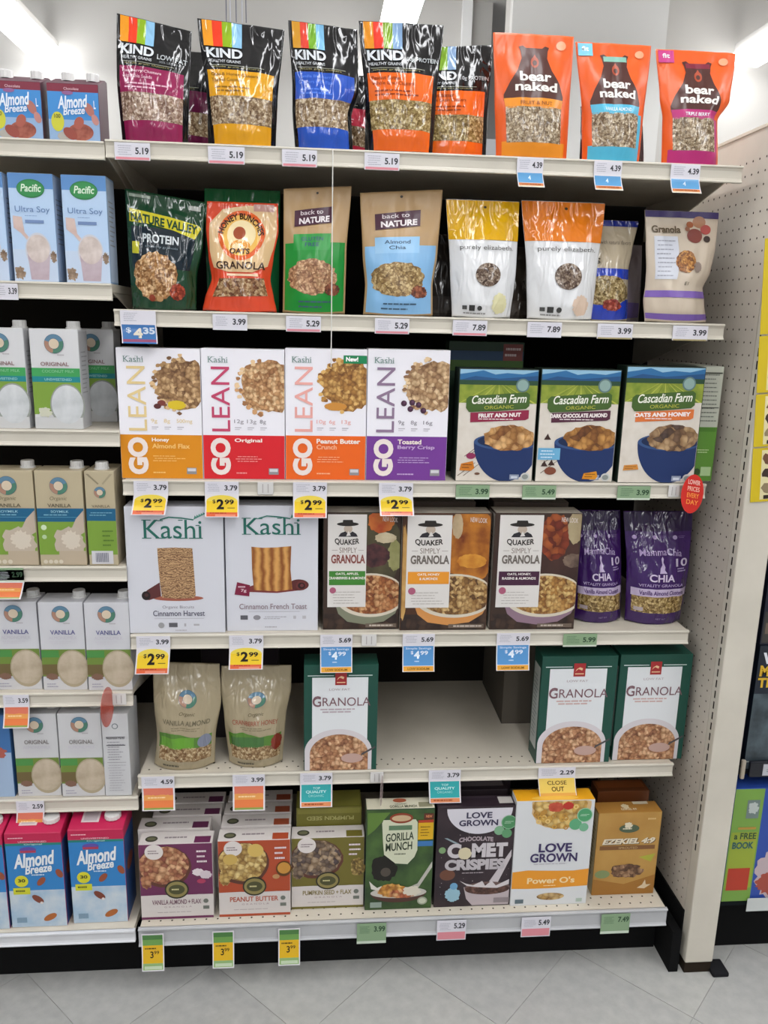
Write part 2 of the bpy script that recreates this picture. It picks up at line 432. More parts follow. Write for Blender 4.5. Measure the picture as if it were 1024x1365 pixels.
LIP = 0.0318
def shelf(label, x0, x1, z, yf=0.0, lip=LIP, holes=False, dk=BEIGE2, ch=BEIGE):
    t = thing('shelf', label, 'shelf', (0, yf, z), 0, 'beige steel shelves')
    bm = bmesh.new(); add_box(bm, x0+.003, x1-.003, .004, BACKY-yf-.003, -.016, 0, .0008); d = bm_obj('shelf_deck', bm, dk, t)
    prof = [(0.0, 0.0), (-.0025, -.001), (-.003, -.0035), (-.0005, -.0055), (.0012, -.010), (.0012, -lip+.008), (-.0005, -lip+.004), (-.003, -lip+.002), (-.0028, -lip), (.006, -lip), (.006, 0)]
    prism('price_channel', prof, x0, x1, ch, t)
    for sx in (x0+.004, x1-.007):
        bm = bmesh.new(); vs = [bm.verts.new(p) for p in ((sx, .03, -.016), (sx, BACKY-yf-.003, -.016), (sx, BACKY-yf-.003, -.10), (sx, BACKY-yf-.06, -.10))]
        vs2 = [bm.verts.new((v.co.x+.003, v.co.y, v.co.z)) for v in vs]
        bm.faces.new(vs); bm.faces.new(vs2[::-1])
        for i in range(4): bm.faces.new((vs[i], vs2[i], vs2[(i+1) % 4], vs[(i+1) % 4]))
        bm_obj('bracket', bm, BEIGE2, t)
    if holes:
        p = []
        for r in range(2):
            k = 0; x = x0+.02
            while x < x1-.01: p.append((x+(.0127 if r else 0), .022+r*.022, .0004)); x += .0254
        discs('perforations', p, .0024, 'z', mat('#3b352c', 'matte'), d)
    return t
SZ = {1: 1.8025, 2: 1.5010, 3: 1.1680, 4: 0.8355, 5: 0.5065, 6: 0.1610}
shelf('top right-hand beige shelf carrying black and orange pouches', 0, 1.219, SZ[1])
shelf('beige shelf second from top, carrying tan and white pouches', 0, 1.219, SZ[2])
shelf('beige shelf under the four tall white-topped cereal boxes', 0, 1.219, SZ[3])
shelf('beige shelf under the two big white biscuit boxes', 0, 1.219, SZ[4])
shelf('half-empty beige shelf with perforated front edge', 0, 1.219, SZ[5], holes=True)
shelf('perforated base shelf nearest the floor under the organic cereal boxes', -.003, 1.217, SZ[6], yf=-.057, lip=.045, holes=True, ch=mottled('grey_channel', '#a9aaad', '#b7b8ba', 9, .42))
LZ = {1: 1.7985, 2: 1.5477, 3: 1.2668, 4: 0.9859, 5: 0.7060, 6: 0.4541, 7: 0.1590}
for k, lab in ((1, 'top left beige shelf under the small maroon-topped cartons'), (2, 'left beige shelf under the pale blue soy cartons'), (3, 'left beige shelf under the white cartons with green bands'),
               (4, 'left beige shelf under the tan soymilk cartons'), (5, 'left beige shelf under the white vanilla cartons'), (6, 'left beige shelf under the white original cartons')):
    shelf(lab, -.90, -.002, LZ[k])
shelf('left base shelf with white front edge under the tall blue cartons', -.90, -.010, LZ[7], yf=-.057, lip=.030, ch=mottled('white_channel', '#c9cace', '#d4d5d8', 9, .42))

# hanging cord
cord = thing('hanging_cord', 'thin white cord hanging in front of the second shelf', 'cord', (.4164, -.012, 1.40))
bm = bmesh.new(); bmesh.ops.create_cone(bm, segments=6, radius1=.0011, radius2=.0011, depth=.40, cap_ends=True)
for v in bm.verts: v.co.z += .20
bm_obj('cord', bm, clear_plastic('clear_cord', '#e8e6e0', .75), cord)

# display beyond the end post
er = thing('side_display', 'dark display rack standing behind the end post', 'display rack', (1.345, 0, 0))
box('back_board', 0.002, .75, .18, .20, 0, 1.3, mat('#11131b', 'matte'), er)
box('edge_board', 0.0, .006, -.045, .2, .12, 1.28, mat('#12142c', 'card'), er)
box('rack_base', .008, .75, .0, .02, 0, .14, BLACK, er)
box('rack_shelf', .006, .75, -.03, .18, .14, .165, mat('#1a1f22', 'matte'), er)
box('rack_shelf', .006, .75, -.03, .18, .495, .512, mat('#1b1b22', 'matte'), er)
rl = box('rail', .03, .75, -.052, -.042, .497, .535, mat('#14161f', 'gloss'), er, .003)
box('rail_end', .010, .02, -.052, -.043, .492, .540, mat('#a89d8d', 'metal'), er, .004)

# ------------------------------------------------------------------ pouches on the top two shelves
GR1 = ('#6e5138', '#a98a63', '#d8c4a0')
def gfilm(a='#6b543e', b='#a08a6c', c='#cdbda2', sc=210): return grain(a, b, c, sc, 'film', 0.4)
def kind_pouch(label, pts, y, h, col, txt, seed, dh=0, stripes=('#e0921c', '#e03a1c', '#86a81a', '#86b6d6'), right=None, dark='#7d1d47', granola=None, group='black-topped granola pouches'):
    root, A = pouch('granola_pouch', label, pts, y, SZ[1], h, .062, '#121214', dh=dh, seed=seed, group=group)
    A.P('colour_stripes')
    for i, c in enumerate(stripes): A.R(.05+.115*i, .79, .05+.115*(i+1), .995, c)
    A.P('colour_panel').R(.05, .385, .93, .60, col).R(.07, .012, .93, .175, col)
    A.P('window').R(.055, .17, .93, .39, granola or gfilm(), 2)
    A.P('lettering').T('KIND', .07, .695, .52, .775, '#c9ced2', bold=.035).T('HEALTHY GRAINS', .08, .655, .50, .68, '#b3b7ba')
    A.R(.10, .632, .80, .637, '#8d8f80', 3).T('whole grain clusters', .12, .612, .74, .628, '#a39a62', bold=0)
    A.T(txt[0], .10, .545, .10+.030*len(txt[0]), .575, dark, bold=.02).T(txt[1], .10, .505, .10+.028*len(txt[1]), .533, dark, bold=.01)
    A.lines(.12, .415, .75, .475, 2, dark, 3, seed, .4)
    if right: A.T(right[0], .57, .685, .97, .73, '#aab0b2', bold=.02).T(right[1], .60, .655, .92, .675, '#7f8486', bold=0)
    A.done()
kind_pouch('black granola pouch with maroon panel and striped corner, leftmost on the top shelf', [(0, .022, .143), (.5, .016, .148), (1, .018, .153)], .012, .216, '#8a1f4e', ('Raspberry Clusters', 'with Chia Seeds'), 1, dh=-.012, right=('LOW FAT', '38% LESS FAT'), dark='#d9a9bd', granola=gfilm('#7a5f55', '#a98f80', '#d4c3b4'))
kind_pouch('black granola pouch with yellow panel and striped corner on the top shelf', [(0, .186, .308), (.4, .180, .312), (1, .164, .325)], .012, .221, '#d89a16', ('Oats & Honey Clusters', 'Toasted Coconut'), 2, dh=-.006, dark='#7d5408')
kind_pouch('black granola pouch with bright blue panel and striped corner on the top shelf', [(0, .345, .456), (.3, .340, .452), (.5, .340, .466), (1, .332, .462)], .012, .227, '#2450b4', ('Vanilla Blueberry', 'Clusters with Flax'), 3, dh=-.005, dark='#4a78d8', stripes=('#c98f28', '#d04030', '#6da02a', '#7ab4d8'))
kind_pouch('black granola pouch with orange panel standing fully in view on the top shelf', [(0, .487, .610), (.4, .478, .614), (1, .464, .626)], .010, .237, '#e2641c', ('Peanut Butter', 'Whole Grain Clusters'), 4, right=('10g PROTEIN', ''), dark='#8a3408', stripes=('#d98a20', '#e23c2c', '#7a9a28', '#7f9fc4'), granola=gfilm('#6e5a32', '#a08c58', '#cdbb8c'))
kind_pouch('black granola pouch with orange panel half hidden behind its twin and the orange bear pouch', [(0, .585, .728), (.4, .585, .728), (1, .585, .735)], .075, .222, '#e2641c', ('Peanut Butter', 'Whole Grain Clusters'), 5, dh=.006, right=('10g PROTEIN', ''), dark='#8a3408', stripes=('#d98a20', '#e23c2c', '#7aa428', '#7f9fc4'), granola=gfilm('#6e5a32', '#a08c58', '#cdbb8c'))
# pouches standing behind the front ones, only slivers show
kind_pouch('dark maroon granola pouch in the second row, between the maroon and yellow pouches', [(0, .055, .180), (1, .055, .180)], .10, .195, '#5e1a3c', ('Raspberry Clusters', 'with Chia Seeds'), 6, group='second-row pouches', dark='#a0587a')
kind_pouch('red-panelled black granola pouch in the second row, right of the blue pouch', [(0, .372, .492), (1, .372, .492)], .11, .17, '#c8304a', ('Cranberry', 'Clusters'), 7, group='second-row pouches', dark='#f0b0bc')

def bear_pouch(label, pts, y, h, col, flav, seed, tab=None, dh=0.0, cap='#5a2c22', body='#dd5a1c'):
    root, A = pouch('granola_pouch', label, pts, y, SZ[1], h, .062, body, dh=dh, seed=seed, group='orange granola pouches', kind='softfilm')
    A.P('emblem')
    A.G([(.33, .86), (.31, .895), (.36, .905), (.40, .885), (.60, .885), (.64, .905), (.69, .895), (.67, .86), (.66, .80), (.72, .70), (.82, .60), (.88, .50), (.88, .45), (.10, .45), (.10, .50), (.18, .60), (.28, .70), (.34, .80)], '#4a2620', 1)
    if cap != '#5a2c22': A.R(.35, .84, .66, .885, cap, 2)
    A.E(.5, .765, .05, .045, '#a8482c', 2).G([(.46, .78), (.5, .83), (.54, .78)], '#a8482c', 2).E(.5, .76, .027, .022, '#4a2620', 3)
    A.P('colour_panel').G([(.10, .47), (.88, .47), (.86, .39), (.12, .39)], col, 2).R(.06, .012, .93, .13, col, 1).G([(.86, .13), (.93, .13), (.93, .40), (.86, .40)], col if tab else body, 1)
    A.P('window').R(.12, .12, .86, .40, gfilm('#6b5a48', '#a4937a', '#d3c6ae', 230), 2)
    A.P('lettering').T('bear', .30, .605, .71, .685, '#e6e0da', bold=.03).T('naked', .24, .525, .79, .60, '#e6e0da', bold=.03).T(flav, .30, .415, .72, .445, '#8a4a20' if not tab else '#e4eef2', bold=.01)
    A.P('badge').O(.84, .915, .06, '#f0a27c', 2)
    if tab: A.R(.02, .885, .21, .99, tab, 2).T('fit', .07, .925, .16, .965, '#f0f2f4', 3)
    A.done()
bear_pouch('plain orange granola pouch with dark bear shape and amber band', [(0, .736, .876), (.5, .728, .876), (1, .722, .880)], .010, .230, '#e08a1e', 'FRUIT & NUT', 11)
bear_pouch('orange granola pouch with light blue band and blue corner tab', [(0, .909, 1.024), (.4, .903, 1.026), (1, .885, 1.036)], .012, .222, '#4fb0d0', 'VANILLA ALMOND', 12, '#74c0dc', cap='#7cb0a0')
bear_pouch('orange granola pouch with magenta band, rightmost on the top shelf with folded side', [(0, 1.071, 1.187), (.42, 1.066, 1.178), (.58, 1.058, 1.200), (1, 1.046, 1.209)], .012, .217, '#b02a70', 'TRIPLE BERRY', 13, '#c03a80', cap='#7a2438')
root, A = pouch('granola_pouch', 'dark maroon pouch in the second row, right of the blue-banded orange pouch', [(0, .93, 1.068), (1, .93, 1.060)], .10, SZ[1], .13, .055, '#3a2024', seed=14, group='second-row pouches')
A.P('window').R(.1, .2, .9, .8, gfilm('#402c28', '#6a5048', '#94785c')); A.done()

# second shelf
z = SZ[2]
root, A = pouch('granola_pouch', 'dark green granola pouch with yellow name band, leftmost on the second shelf', [(0, .027, .150), (.3, .024, .152), (.6, .022, .165), (1, .018, .170)], .012, z, .216, .06, '#123d25', dh=-.010, seed=21)
A.P('colour_panel').R(.06, .36, .90, .70, '#10202a', 1).G([(.04, .735), (.30, .73), (.62, .70), (.90, .645), (.97, .75), (.94, .775), (.55, .815), (.05, .845)], '#c9c020', 2)
A.P('picture').blob(.42, .285, .33, .205, grain('#7c5430', '#b98a58', '#dcb98c', 190, 'film'), 2, 3, .07).blob(.74, .16, .11, .075, grain('#6a2418', '#9a3a20', '#b8543a', 170, 'film'), 3, 5, .06).E(.36, .10, .05, .03, '#8a3a24', 3).E(.48, .095, .05, .025, '#b88a58', 3).R(.07, .47, .17, .57, '#b4b02a', 2)
A.P('lettering').T('NATURE VALLEY', .06, .715, .93, .795, '#1c4024', 4, .04, slope=-.05).T('PROTEIN', .22, .57, .70, .645, '#c8ced0', 4, .03).T('crunchy granola', .26, .525, .70, .55, '#7d8a90', 4, 0)
A.P('small_mark').R(.05, .945, .32, .97, '#8c9a8c', 3).R(.80, .905, .95, .945, '#a9aea6', 3)
A.done()
root, A = pouch('granola_pouch', 'green-topped pouch peeking over the red and cream granola bag', [(0, .165, .310), (1, .162, .313)], .072, z, .240, .05, '#1a6a3c', seed=22, group='second-row pouches'); A.done()
root, A = pouch('granola_pouch', 'cream and red-orange granola bag with sun circle and pinched waist', [(0, .163, .308), (.12, .168, .303), (.3, .182, .296), (.5, .176, .302), (.75, .172, .312), (1, .174, .311)], .010, z, .208, .06, '#d8492a', seed=23)
A.P('colour_panel').G([(.07, .40), (.03, .55), (.05, .80), (.22, .93), (.55, .97), (.98, .97), (.98, .58), (.93, .42), (.70, .36), (.30, .36)], '#d9b789', 1).R(.66, .92, .95, .985, '#b98a80', 2)
A.P('picture').O(.50, .695, .33, '#d9602c', 2).O(.50, .695, .27, '#e8b65c', 3).O(.50, .695, .20, '#ecd8a8', 4).O(.47, .715, .085, '#9c4a2c', 5).O(.5, .60, .14, '#e0963c', 4, .55)
A.P('lettering').ringtext('HONEY BUNCHES', .49, .67, .245, .085, '#3a2418', 168, 8, 6, .03).T('OATS', .34, .525, .64, .575, '#3a2418', 6, .03).T('GRANOLA', .12, .385, .90, .455, '#3a2010', 4, .02).R(.28, .325, .80, .345, '#eac9a4', 2)
A.P('window').G([(.14, .30), (.90, .31), (.92, .15), (.12, .13)], gfilm('#6a4028', '#9c7450', '#c8ac84', 200), 2)
A.done()
def btn(label, pts, y, h, col, col2, txt, seed, dh=0.0, pic=('#7a6038', '#a98c58', '#d2bb8a')):
    root, A = pouch('granola_pouch', label, pts, y, z, h, .06, '#b5956b', dh=dh, seed=seed, kind='softfilm', group='tan-topped granola pouches')
    A.P('colour_panel').R(.03, .012, .97, .56, col, 1).R(.16, .50, .74, .63, col2, 2)
    A.P('nameplate').G([(.17, .69), (.74, .715), (.74, .845), (.17, .82)], '#43182f', 2)
    A.P('lettering').T('back to', .26, .785, .60, .82, '#d8ccd0', 4, .01, slope=.01).T('NATURE', .24, .715, .70, .765, '#e6dee0', 4, .04, slope=.015).T(txt[0], .28, .575, .62, .605, '#2c4a6a' if 'f' in col else '#16401f', 4, .01).T(txt[1], .34, .53, .56, .56, '#2c4a6a' if 'f' in col else '#16401f', 4, .01)
    A.lines(.22, .035, .80, .115, 2, '#3d5870', 3, seed, .3)
    A.P('picture').blob(.46, .29, .38, .14, grain(*pic, 190, 'softfilm'), 3, seed, .06).blob(.78, .19, .12, .05, grain('#5a2c1c', '#8a4a30', '#a8684a', 150, 'softfilm'), 4, seed+1, .1)
    A.P('hang_hole').O(.5, .955, .018, '#2a2018', 2)
    A.done()
btn('tan granola pouch with bright green panel and brown nameplate', [(0, .320, .444), (.5, .322, .446), (1, .322, .455)], .012, .241, '#16862f', '#1f9038', ('GLUTEN', 'FREE'), 24, .005, ('#8a5c40', '#b88a64', '#d8b48c'))
btn('tan granola pouch with light blue panel and brown nameplate', [(0, .481, .622), (.25, .484, .620), (.5, .478, .628), (1, .472, .636)], .012, .240, '#7fafd8', '#8fbce0', ('Almond', 'Chia'), 25, .006)
def pe(label, pts, y, h, col, seed, tint):
    root, A = pouch('granola_pouch', label, pts, y, z, h, .064, '#d9dadc', seed=seed, group='white granola pouches with coloured tops')
    A.P('colour_panel').R(0.0, .66, 1.0, .995, col, 1)
    A.P('picture').O(.54, .365, .19, gfilm('#4a3a34', '#7a685c', '#b0a294', 230), 2)
    A.P('lettering').T('purely elizabeth.', .14, .565, .92, .615, '#5c5a58', 4, 0.0)
    A.P('small_marks').R(.15, .065, .22, .10, '#4c4c4c', 3).R(.25, .055, .34, .105, '#2e2e2e', 3).O(.42, .08, .04, '#3c3c3c', 3).lines(.14, .02, .55, .05, 1, '#8a8a8a', 3, seed, .4)
    A.blob(.75, .12, .13, .09, tint, 2, seed, .1)
    A.P('hang_hole').O(.53, .94, .02, '#3a2a10', 2)
    A.done()
pe('white granola pouch with yellow top and round window', [(0, .662, .782), (.4, .655, .790), (1, .644, .792)], .012, .229, '#dba70f', 26, '#d8d3a8')
pe('white granola pouch with orange top and round window', [(0, .818, .953), (.4, .812, .958), (1, .797, .969)], .012, .232, '#e07a1a', 27, '#d8c0ac')
root, A = pouch('granola_pouch', 'cream and royal blue granola pouch half hidden by the orange-topped pouch', [(0, .930, 1.044), (.5, .925, 1.040), (.7, .925, 1.046), (1, .925, 1.058)], .055, z, .205, .06, '#b9ab93', dh=.0, seed=28)
A.P('colour_panel').R(0, .94, 1, .998, '#1c2a86', 1).R(0, .012, 1, .22, '#1f3cae', 1).R(0, .42, 1, .52, '#1f3cae', 1)
A.P('picture').blob(.50, .30, .48, .15, gfilm('#6a5a34', '#a08c5c', '#cbb98c'), 2, 4, .05, clip=(.01, .05, .99, .5)).blob(.62, .16, .18, .06, grain('#7a2a24', '#a04438', '#c06a58', 150, 'film'), 3, 4, .1)
A.P('lettering').T('with natural flavors', .40, .76, .94, .80, '#6a6258', 4, 0).T('EYS', .02, .56, .40, .62, '#4a4238', 4, .02)
A.done()
root, A = pouch('granola_pouch', 'cream granola bag showing its back label with lilac stripes, rightmost on the second shelf', [(0, 1.067, 1.198), (.2, 1.060, 1.190), (.32, 1.062, 1.184), (.46, 1.062, 1.198), (.7, 1.058, 1.206), (1, 1.053, 1.209)], .012, z, .222, .06, '#c6b8a6', seed=29, kind='softfilm')
A.P('colour_panel').R(0, .94, 1, .998, '#3a2c64', 1).R(.0, .225, 1, .285, '#7c5fae', 1).R(.0, .02, 1, .075, '#7358a4', 1).R(.10, .385, .42, .77, '#c9ccd6', 1)
A.P('lettering').T('Granola', .07, .80, .46, .865, '#5a4a34', 4, .03).lines(.12, .40, .40, .75, 9, '#9a9ca8', 3, 3, .25).T('E1', .56, .335, .62, .365, '#4a4438', 4, .01)
A.P('picture').blob(.53, .545, .15, .10, grain('#6a3a18', '#a8682c', '#d09a54', 200, 'softfilm'), 2, 6, .05).blob(.72, .50, .07, .05, '#8a7a72', 2, 7)
for a, b, r, c in ((.60, .88, .05, '#9c5a38'), (.73, .905, .09, '#a8785a'), (.82, .84, .075, '#a84a44'), (.66, .78, .11, '#7a3c34'), (.84, .755, .05, '#3e302c'), (.56, .84, .035, '#8a5a44')): A.O(a, b, r, c, 2)
A.done()

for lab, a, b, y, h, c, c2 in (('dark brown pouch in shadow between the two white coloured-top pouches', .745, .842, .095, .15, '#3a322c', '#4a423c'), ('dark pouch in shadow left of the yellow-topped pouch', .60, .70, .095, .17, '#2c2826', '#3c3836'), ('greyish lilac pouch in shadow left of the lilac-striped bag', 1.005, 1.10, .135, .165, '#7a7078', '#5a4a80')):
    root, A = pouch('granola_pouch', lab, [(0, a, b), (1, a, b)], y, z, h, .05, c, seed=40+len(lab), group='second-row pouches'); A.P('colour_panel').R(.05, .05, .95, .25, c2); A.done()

# ------------------------------------------------------------------ third shelf: tall boxes
z = SZ[3]
def kashi_word(A, u0, v0, u1, v1, c):
    """serif wordmark: sans letters plus slab serifs"""
    A.T('Kashi', u0, v0, u1, v1, c, 4, .0)
    w, h = u1-u0, v1-v0; t = .045*h
    for a, b, vv in ((-.03, .13, 0), (-.03, .13, .955), (.20, .36, 0), (.22, .34, .93), (.615, .755, 0), (.78, .90, 0), (.90, 1.02, 0), (.60, .68, .955), (.90, .97, .68)):
        A.R(u0+a*w, v0+vv*h, u0+b*w, v0+vv*h+t, c, 4)
def golean(label, x0, x1, h, col, lean, name, pic, macros, seed, extra=None, lt='#ffffff'):
    root, w = carton('cereal_box', label, x0, x1, .012, z, h, .055, mat('#ebe9f0'), 'tall white-topped cereal boxes')
    A = front(root, w, h)
    A.P('colour_panel').R(.004, .004, .996, .345, col, 1)
    A.P('brand_lettering'); kashi_word(A, .085, .895, .315, .94, '#6f8c86')
    A.T('LEAN', .115, .375, .335, .865, lean, 4, 0.0, rot=True).T('GO', .09, .035, .335, .325, '#e9dcd6', 4, .055, rot=True)
    A.P('lettering')
    for i, s in enumerate(name): A.T(s, .385, .285-.045*i, .385+.042*len(s), .285-.045*i+.037, '#f2e6dc' if i == 0 or 'Plus' in s else lt, 4, .03)
    for i, s in enumerate(macros): A.T(s, .385+.155*i, .430, .385+.155*i+.038*len(s), .468, lean if seed in (1, 3) else '#8c8790', 4, .0); A.R(.39+.155*i, .402, .47+.155*i, .408, '#b4b0b8', 3); A.R(.39+.155*i, .388, .45+.155*i, .393, '#c0bcc4', 3)
    A.lines(.385, .135, .80, .19, 3, lt, 3, seed, .3).lines(.385, .04, .60, .06, 1, lt, 3, seed, .5)
    A.R(.80, .04, .92, .09, '#8f8c90', 3).R(.81, .062, .91, .085, '#cfcdd2', 4)
    A.P('picture').blob(*pic[0], grain(*pic[1], pic[2]), 2, seed, .10, clip=(.3, .1, .996, .95))
    rd = random.Random(seed)
    for k in range(26):
        a = rd.uniform(1.6, 4.6); q = rd.uniform(.95, 1.12)
        u, v = pic[0][0]+pic[0][2]*q*math.cos(a), pic[0][1]+pic[0][3]*q*math.sin(a)
        if u < .96 and v > .49: A.blob(u, v, .03, .014, pic[1][rd.randrange(3)], 3, k, .2, 8)
    if extra: extra(A)
    A.done()
def ex_honey(A): A.P('garnish').blob(.70, .575, .11, .035, '#d8bc2c', 3, 2, .05).E(.52, .59, .05, .022, '#7c3c34', 4).E(.47, .565, .045, .02, '#5a2c2c', 4)
def ex_new(A): A.P('new_flash').R(.71, .895, .996, .955, '#188050', 4).T('New!', .74, .91, .89, .945, '#ffffff', 6, .04)
def ex_new2(A): ex_new(A); A.P('garnish').blob(.62, .57, .14, .03, '#c98a3c', 3, 3, .05)
def ex_berry(A):
    A.P('berries')
    for a, b in ((.45, .598), (.55, .605), (.53, .556), (.63, .588), (.69, .545)): A.O(a, b, .036, '#46283e', 4); A.O(a+.008, b+.006, .016, '#5e3a56', 5)
golean('tall white box with amber lower panel, leftmost of four', -.004, .159, .2605, '#d98a14', '#e0c890', ('Honey', 'Almond Flax'), ((.78, .73, .33, .20), ('#7a583c', '#ac865c', '#d8b688'), 120), ('9g', '8g', '500mg'), 1, ex_honey, '#f0c070')
golean('tall white box with red lower panel beside the amber one', .1595, .3245, .2625, '#d3202a', '#c04468', ('Original',), ((.80, .72, .34, .20), ('#a07048', '#cc9c6c', '#e8c89c'), 130), ('12g', '13g', '8g'), 2, None, '#f09a98')
golean('tall white box with orange lower panel and green new flash', .325, .4895, .266, '#e8641a', '#e8a8a0', ('Peanut Butter', 'Crunch'), ((.78, .735, .34, .19), ('#8a5c2c', '#b88644', '#dcb26c'), 120), ('10g', '6g', '13g'), 3, ex_new2, '#f4b088')
golean('tall white box with violet lower panel and loose berries', .490, .658, .268, '#733a92', '#8d7690', ('Toasted', 'Berry Crisp'), ((.80, .73, .32, .19), ('#8a664a', '#bc9870', '#e0c49c'), 110), ('9g', '8g', '16g'), 4, ex_berry, '#c4a4d4')
WOOD = mottled('picture_whitewashed_wood', '#cfc6ba', '#ddd6cc', 30, 0.42)
def cascadian(label, x0, x1, y, h, col, name, pic, seed, extra):
    root, w = carton('cereal_box', label, x0, x1, y, z, h, .058, mat('#1c2b22'), 'farm-scene granola boxes')
    A = front(root, w, h)
    A.P('picture').R(.01, .005, .99, .76, WOOD, 1)
    A.R(.01, .70, .99, .88, mottled('picture_crop_field', '#5c7a24', '#a4ac44', 26, .42), 2).R(.01, .86, .99, .905, '#2c4a34', 3).R(.01, .90, .99, .992, '#8fb8d0', 2)
    A.G([(.01, .90), (.01, .95), (.15, .965), (.3, .985), (.45, .95), (.6, .965), (.8, .955), (.99, .985), (.99, .90)], '#2f6a9c', 3).G([(.01, .90), (.2, .935), (.5, .915), (.75, .93), (.99, .945), (.99, .90)], '#24507e', 4)
    for k in range(9): A.G([(min(max(.5+(k-4)*.14, .012), .95), .70), (min(max(.5+(k-4)*.14+.03, .03), .988), .70), (.5+(k-4)*.02+.004, .86), (.5+(k-4)*.02, .86)], '#70842c' if k % 2 else '#b4b850', 3)
    rd = random.Random(seed)
    for k in range(5): a = rd.uniform(.02, .6); b = rd.uniform(.02, .3); A.G([(a, b), (a+.22, b+.12), (a+.225, b+.117), (a+.008, b-.004)], '#6b5a4c', 2)
    A.P('bowl').EC(.64, .36, .42, .36, '#1b3060', 3, 180, 360, clip=(.01, .006, .985, .99)).EC(.64, .36, .42, .075, '#34507f', 4, clip=(.01, .006, .985, .99)).EC(.65, .365, .385, .062, '#16264a', 5, clip=(.01, .006, .985, .99))
    A.P('granola').blob(.67, .395, .33, .115, grain(*pic, 80), 6, seed, .06, clip=(.2, .28, .983, .53))
    A.P('nameplate').G([(.10, .655), (.10, .735), (.14, .76), (.86, .80), (.90, .78), (.90, .68), (.86, .655), (.5, .632), (.14, .62)], '#44602a', 5).G([(.16, .53), (.16, .615), (.5, .628), (.90, .645), (.90, .57), (.86, .555)], col, 4)
    A.P('lettering').T('Cascadian Farm', .17, .70, .86, .775, '#eef0e2', 7, .015, .25, slope=.02).T('ORGANIC', .33, .652, .70, .682, '#b8b848', 7, .0, slope=.012)
    A.T(name, .26 if len(name) < 14 else .14, .578, .80 if len(name) < 14 else .86, .615, '#f0e6e4', 7, .05, slope=.015).lines(.26, .552, .72, .568, 1, '#e6dada', 7, seed, .5)
    A.P('badges').O(.80, .86, .085, '#5f7a78', 6).O(.80, .86, .068, '#8ba6a0', 7).R(.70, .02, .82, .065, '#8f9ab0', 6).R(.72, .03, .80, .05, '#cfd4de', 7).O(.90, .045, .058, '#c6c8c6', 6, .9).O(.90, .045, .04, '#8a908c', 7, .8)
    extra(A); A.done()
    return root, w
def exa(A): A.P('garnish').E(.19, .23, .06, .028, '#8c2c54', 5).G([(.05, .10), (.07, .16), (.22, .185), (.24, .12), (.20, .095)], '#c8761e', 6).lines(.08, .115, .21, .165, 2, '#6a3a0c', 7, 1, .3).E(.28, .07, .035, .012, '#6a4a38', 5)
def exb(A):
    A.P('garnish').R(.02, .20, .30, .305, '#69a9cf', 6).lines(.04, .21, .28, .295, 3, '#dceaf2', 7, 2, .3).G([(.60, .03), (.62, .08), (.78, .10), (.80, .05), (.77, .025)], '#d08a1e', 7).lines(.63, .04, .77, .085, 2, '#6a3a0c', 8, 1, .3)
    for a, b in ((.13, .40), (.11, .16), (.2, .17)): A.G([(a-.045, b-.02), (a+.045, b-.02), (a+.015, b+.01), (a, b+.035), (a-.02, b+.01)], '#3c2620', 5)
    A.E(.19, .10, .075, .035, '#7c4430', 5)
def exc(A): A.P('garnish').G([(.06, .11), (.07, .155), (.24, .165), (.26, .12)], '#d08a3c', 6).lines(.08, .12, .23, .155, 2, '#8a5a20', 7, 1, .3)
cascadian('farm-scene granola box with crimson flavour band', .677, .843, .012, .2335, '#8f2444', 'FRUIT AND NUT', ('#8f5c30', '#bf8c50', '#e0b47c'), 31, exa)
cascadian('farm-scene granola box with dark plum flavour band', .847, 1.017, .012, .236, '#54283c', 'DARK CHOCOLATE ALMOND', ('#6c4020', '#a06c34', '#c89450'), 32, exb)
cascadian('farm-scene granola box with orange flavour band', 1.024, 1.194, .006, .245, '#d8743a', 'OATS AND HONEY', ('#4c3c38', '#8a6c50', '#bfa078'), 33, exc)
def side_box(label, x0, x1, y, h):
    root, w = carton('cereal_box', label, x0, x1, y, z, h, .17, mat('#b9bcae'), 'farm-scene granola boxes')
    A = front(root, w, h)
    A.P('colour_panel').R(.01, .005, .99, .48, '#5a8a34', 1).R(.08, .44, .92, .475, '#4a7a2a', 2)
    A.P('lettering').lines(.08, .52, .92, .95, 12, '#70746c', 3, 4, .25).R(.06, .94, .94, .95, '#3c4038', 3).R(.06, .645, .94, .652, '#3c4038', 3).lines(.12, .25, .8, .29, 2, '#b8d098', 3, 5, .4).R(.40, .05, .90, .13, '#a8c490', 3).O(.22, .085, .17, '#2c4a20', 3)
    A.done()
side_box('granola box turned side-on with green and white nutrition panel', 1.199, 1.245, .030, .246)
root, w = carton('cereal_box', 'dark green box lying behind, above the crimson-banded granola box', .672, .838, .125, z, .285, .05, mat('#26402c'), 'farm-scene granola boxes')
A = front(root, w, .285); A.P('picture').R(.01, .86, .99, .93, '#2c4a6a', 1).R(.01, .78, .99, .86, '#4a6a2c', 1); A.P('nameplate').R(.72, .86, .98, .985, '#8a4a44', 2).lines(.74, .88, .96, .97, 2, '#d8c4c0', 3, 1, .4); A.done()

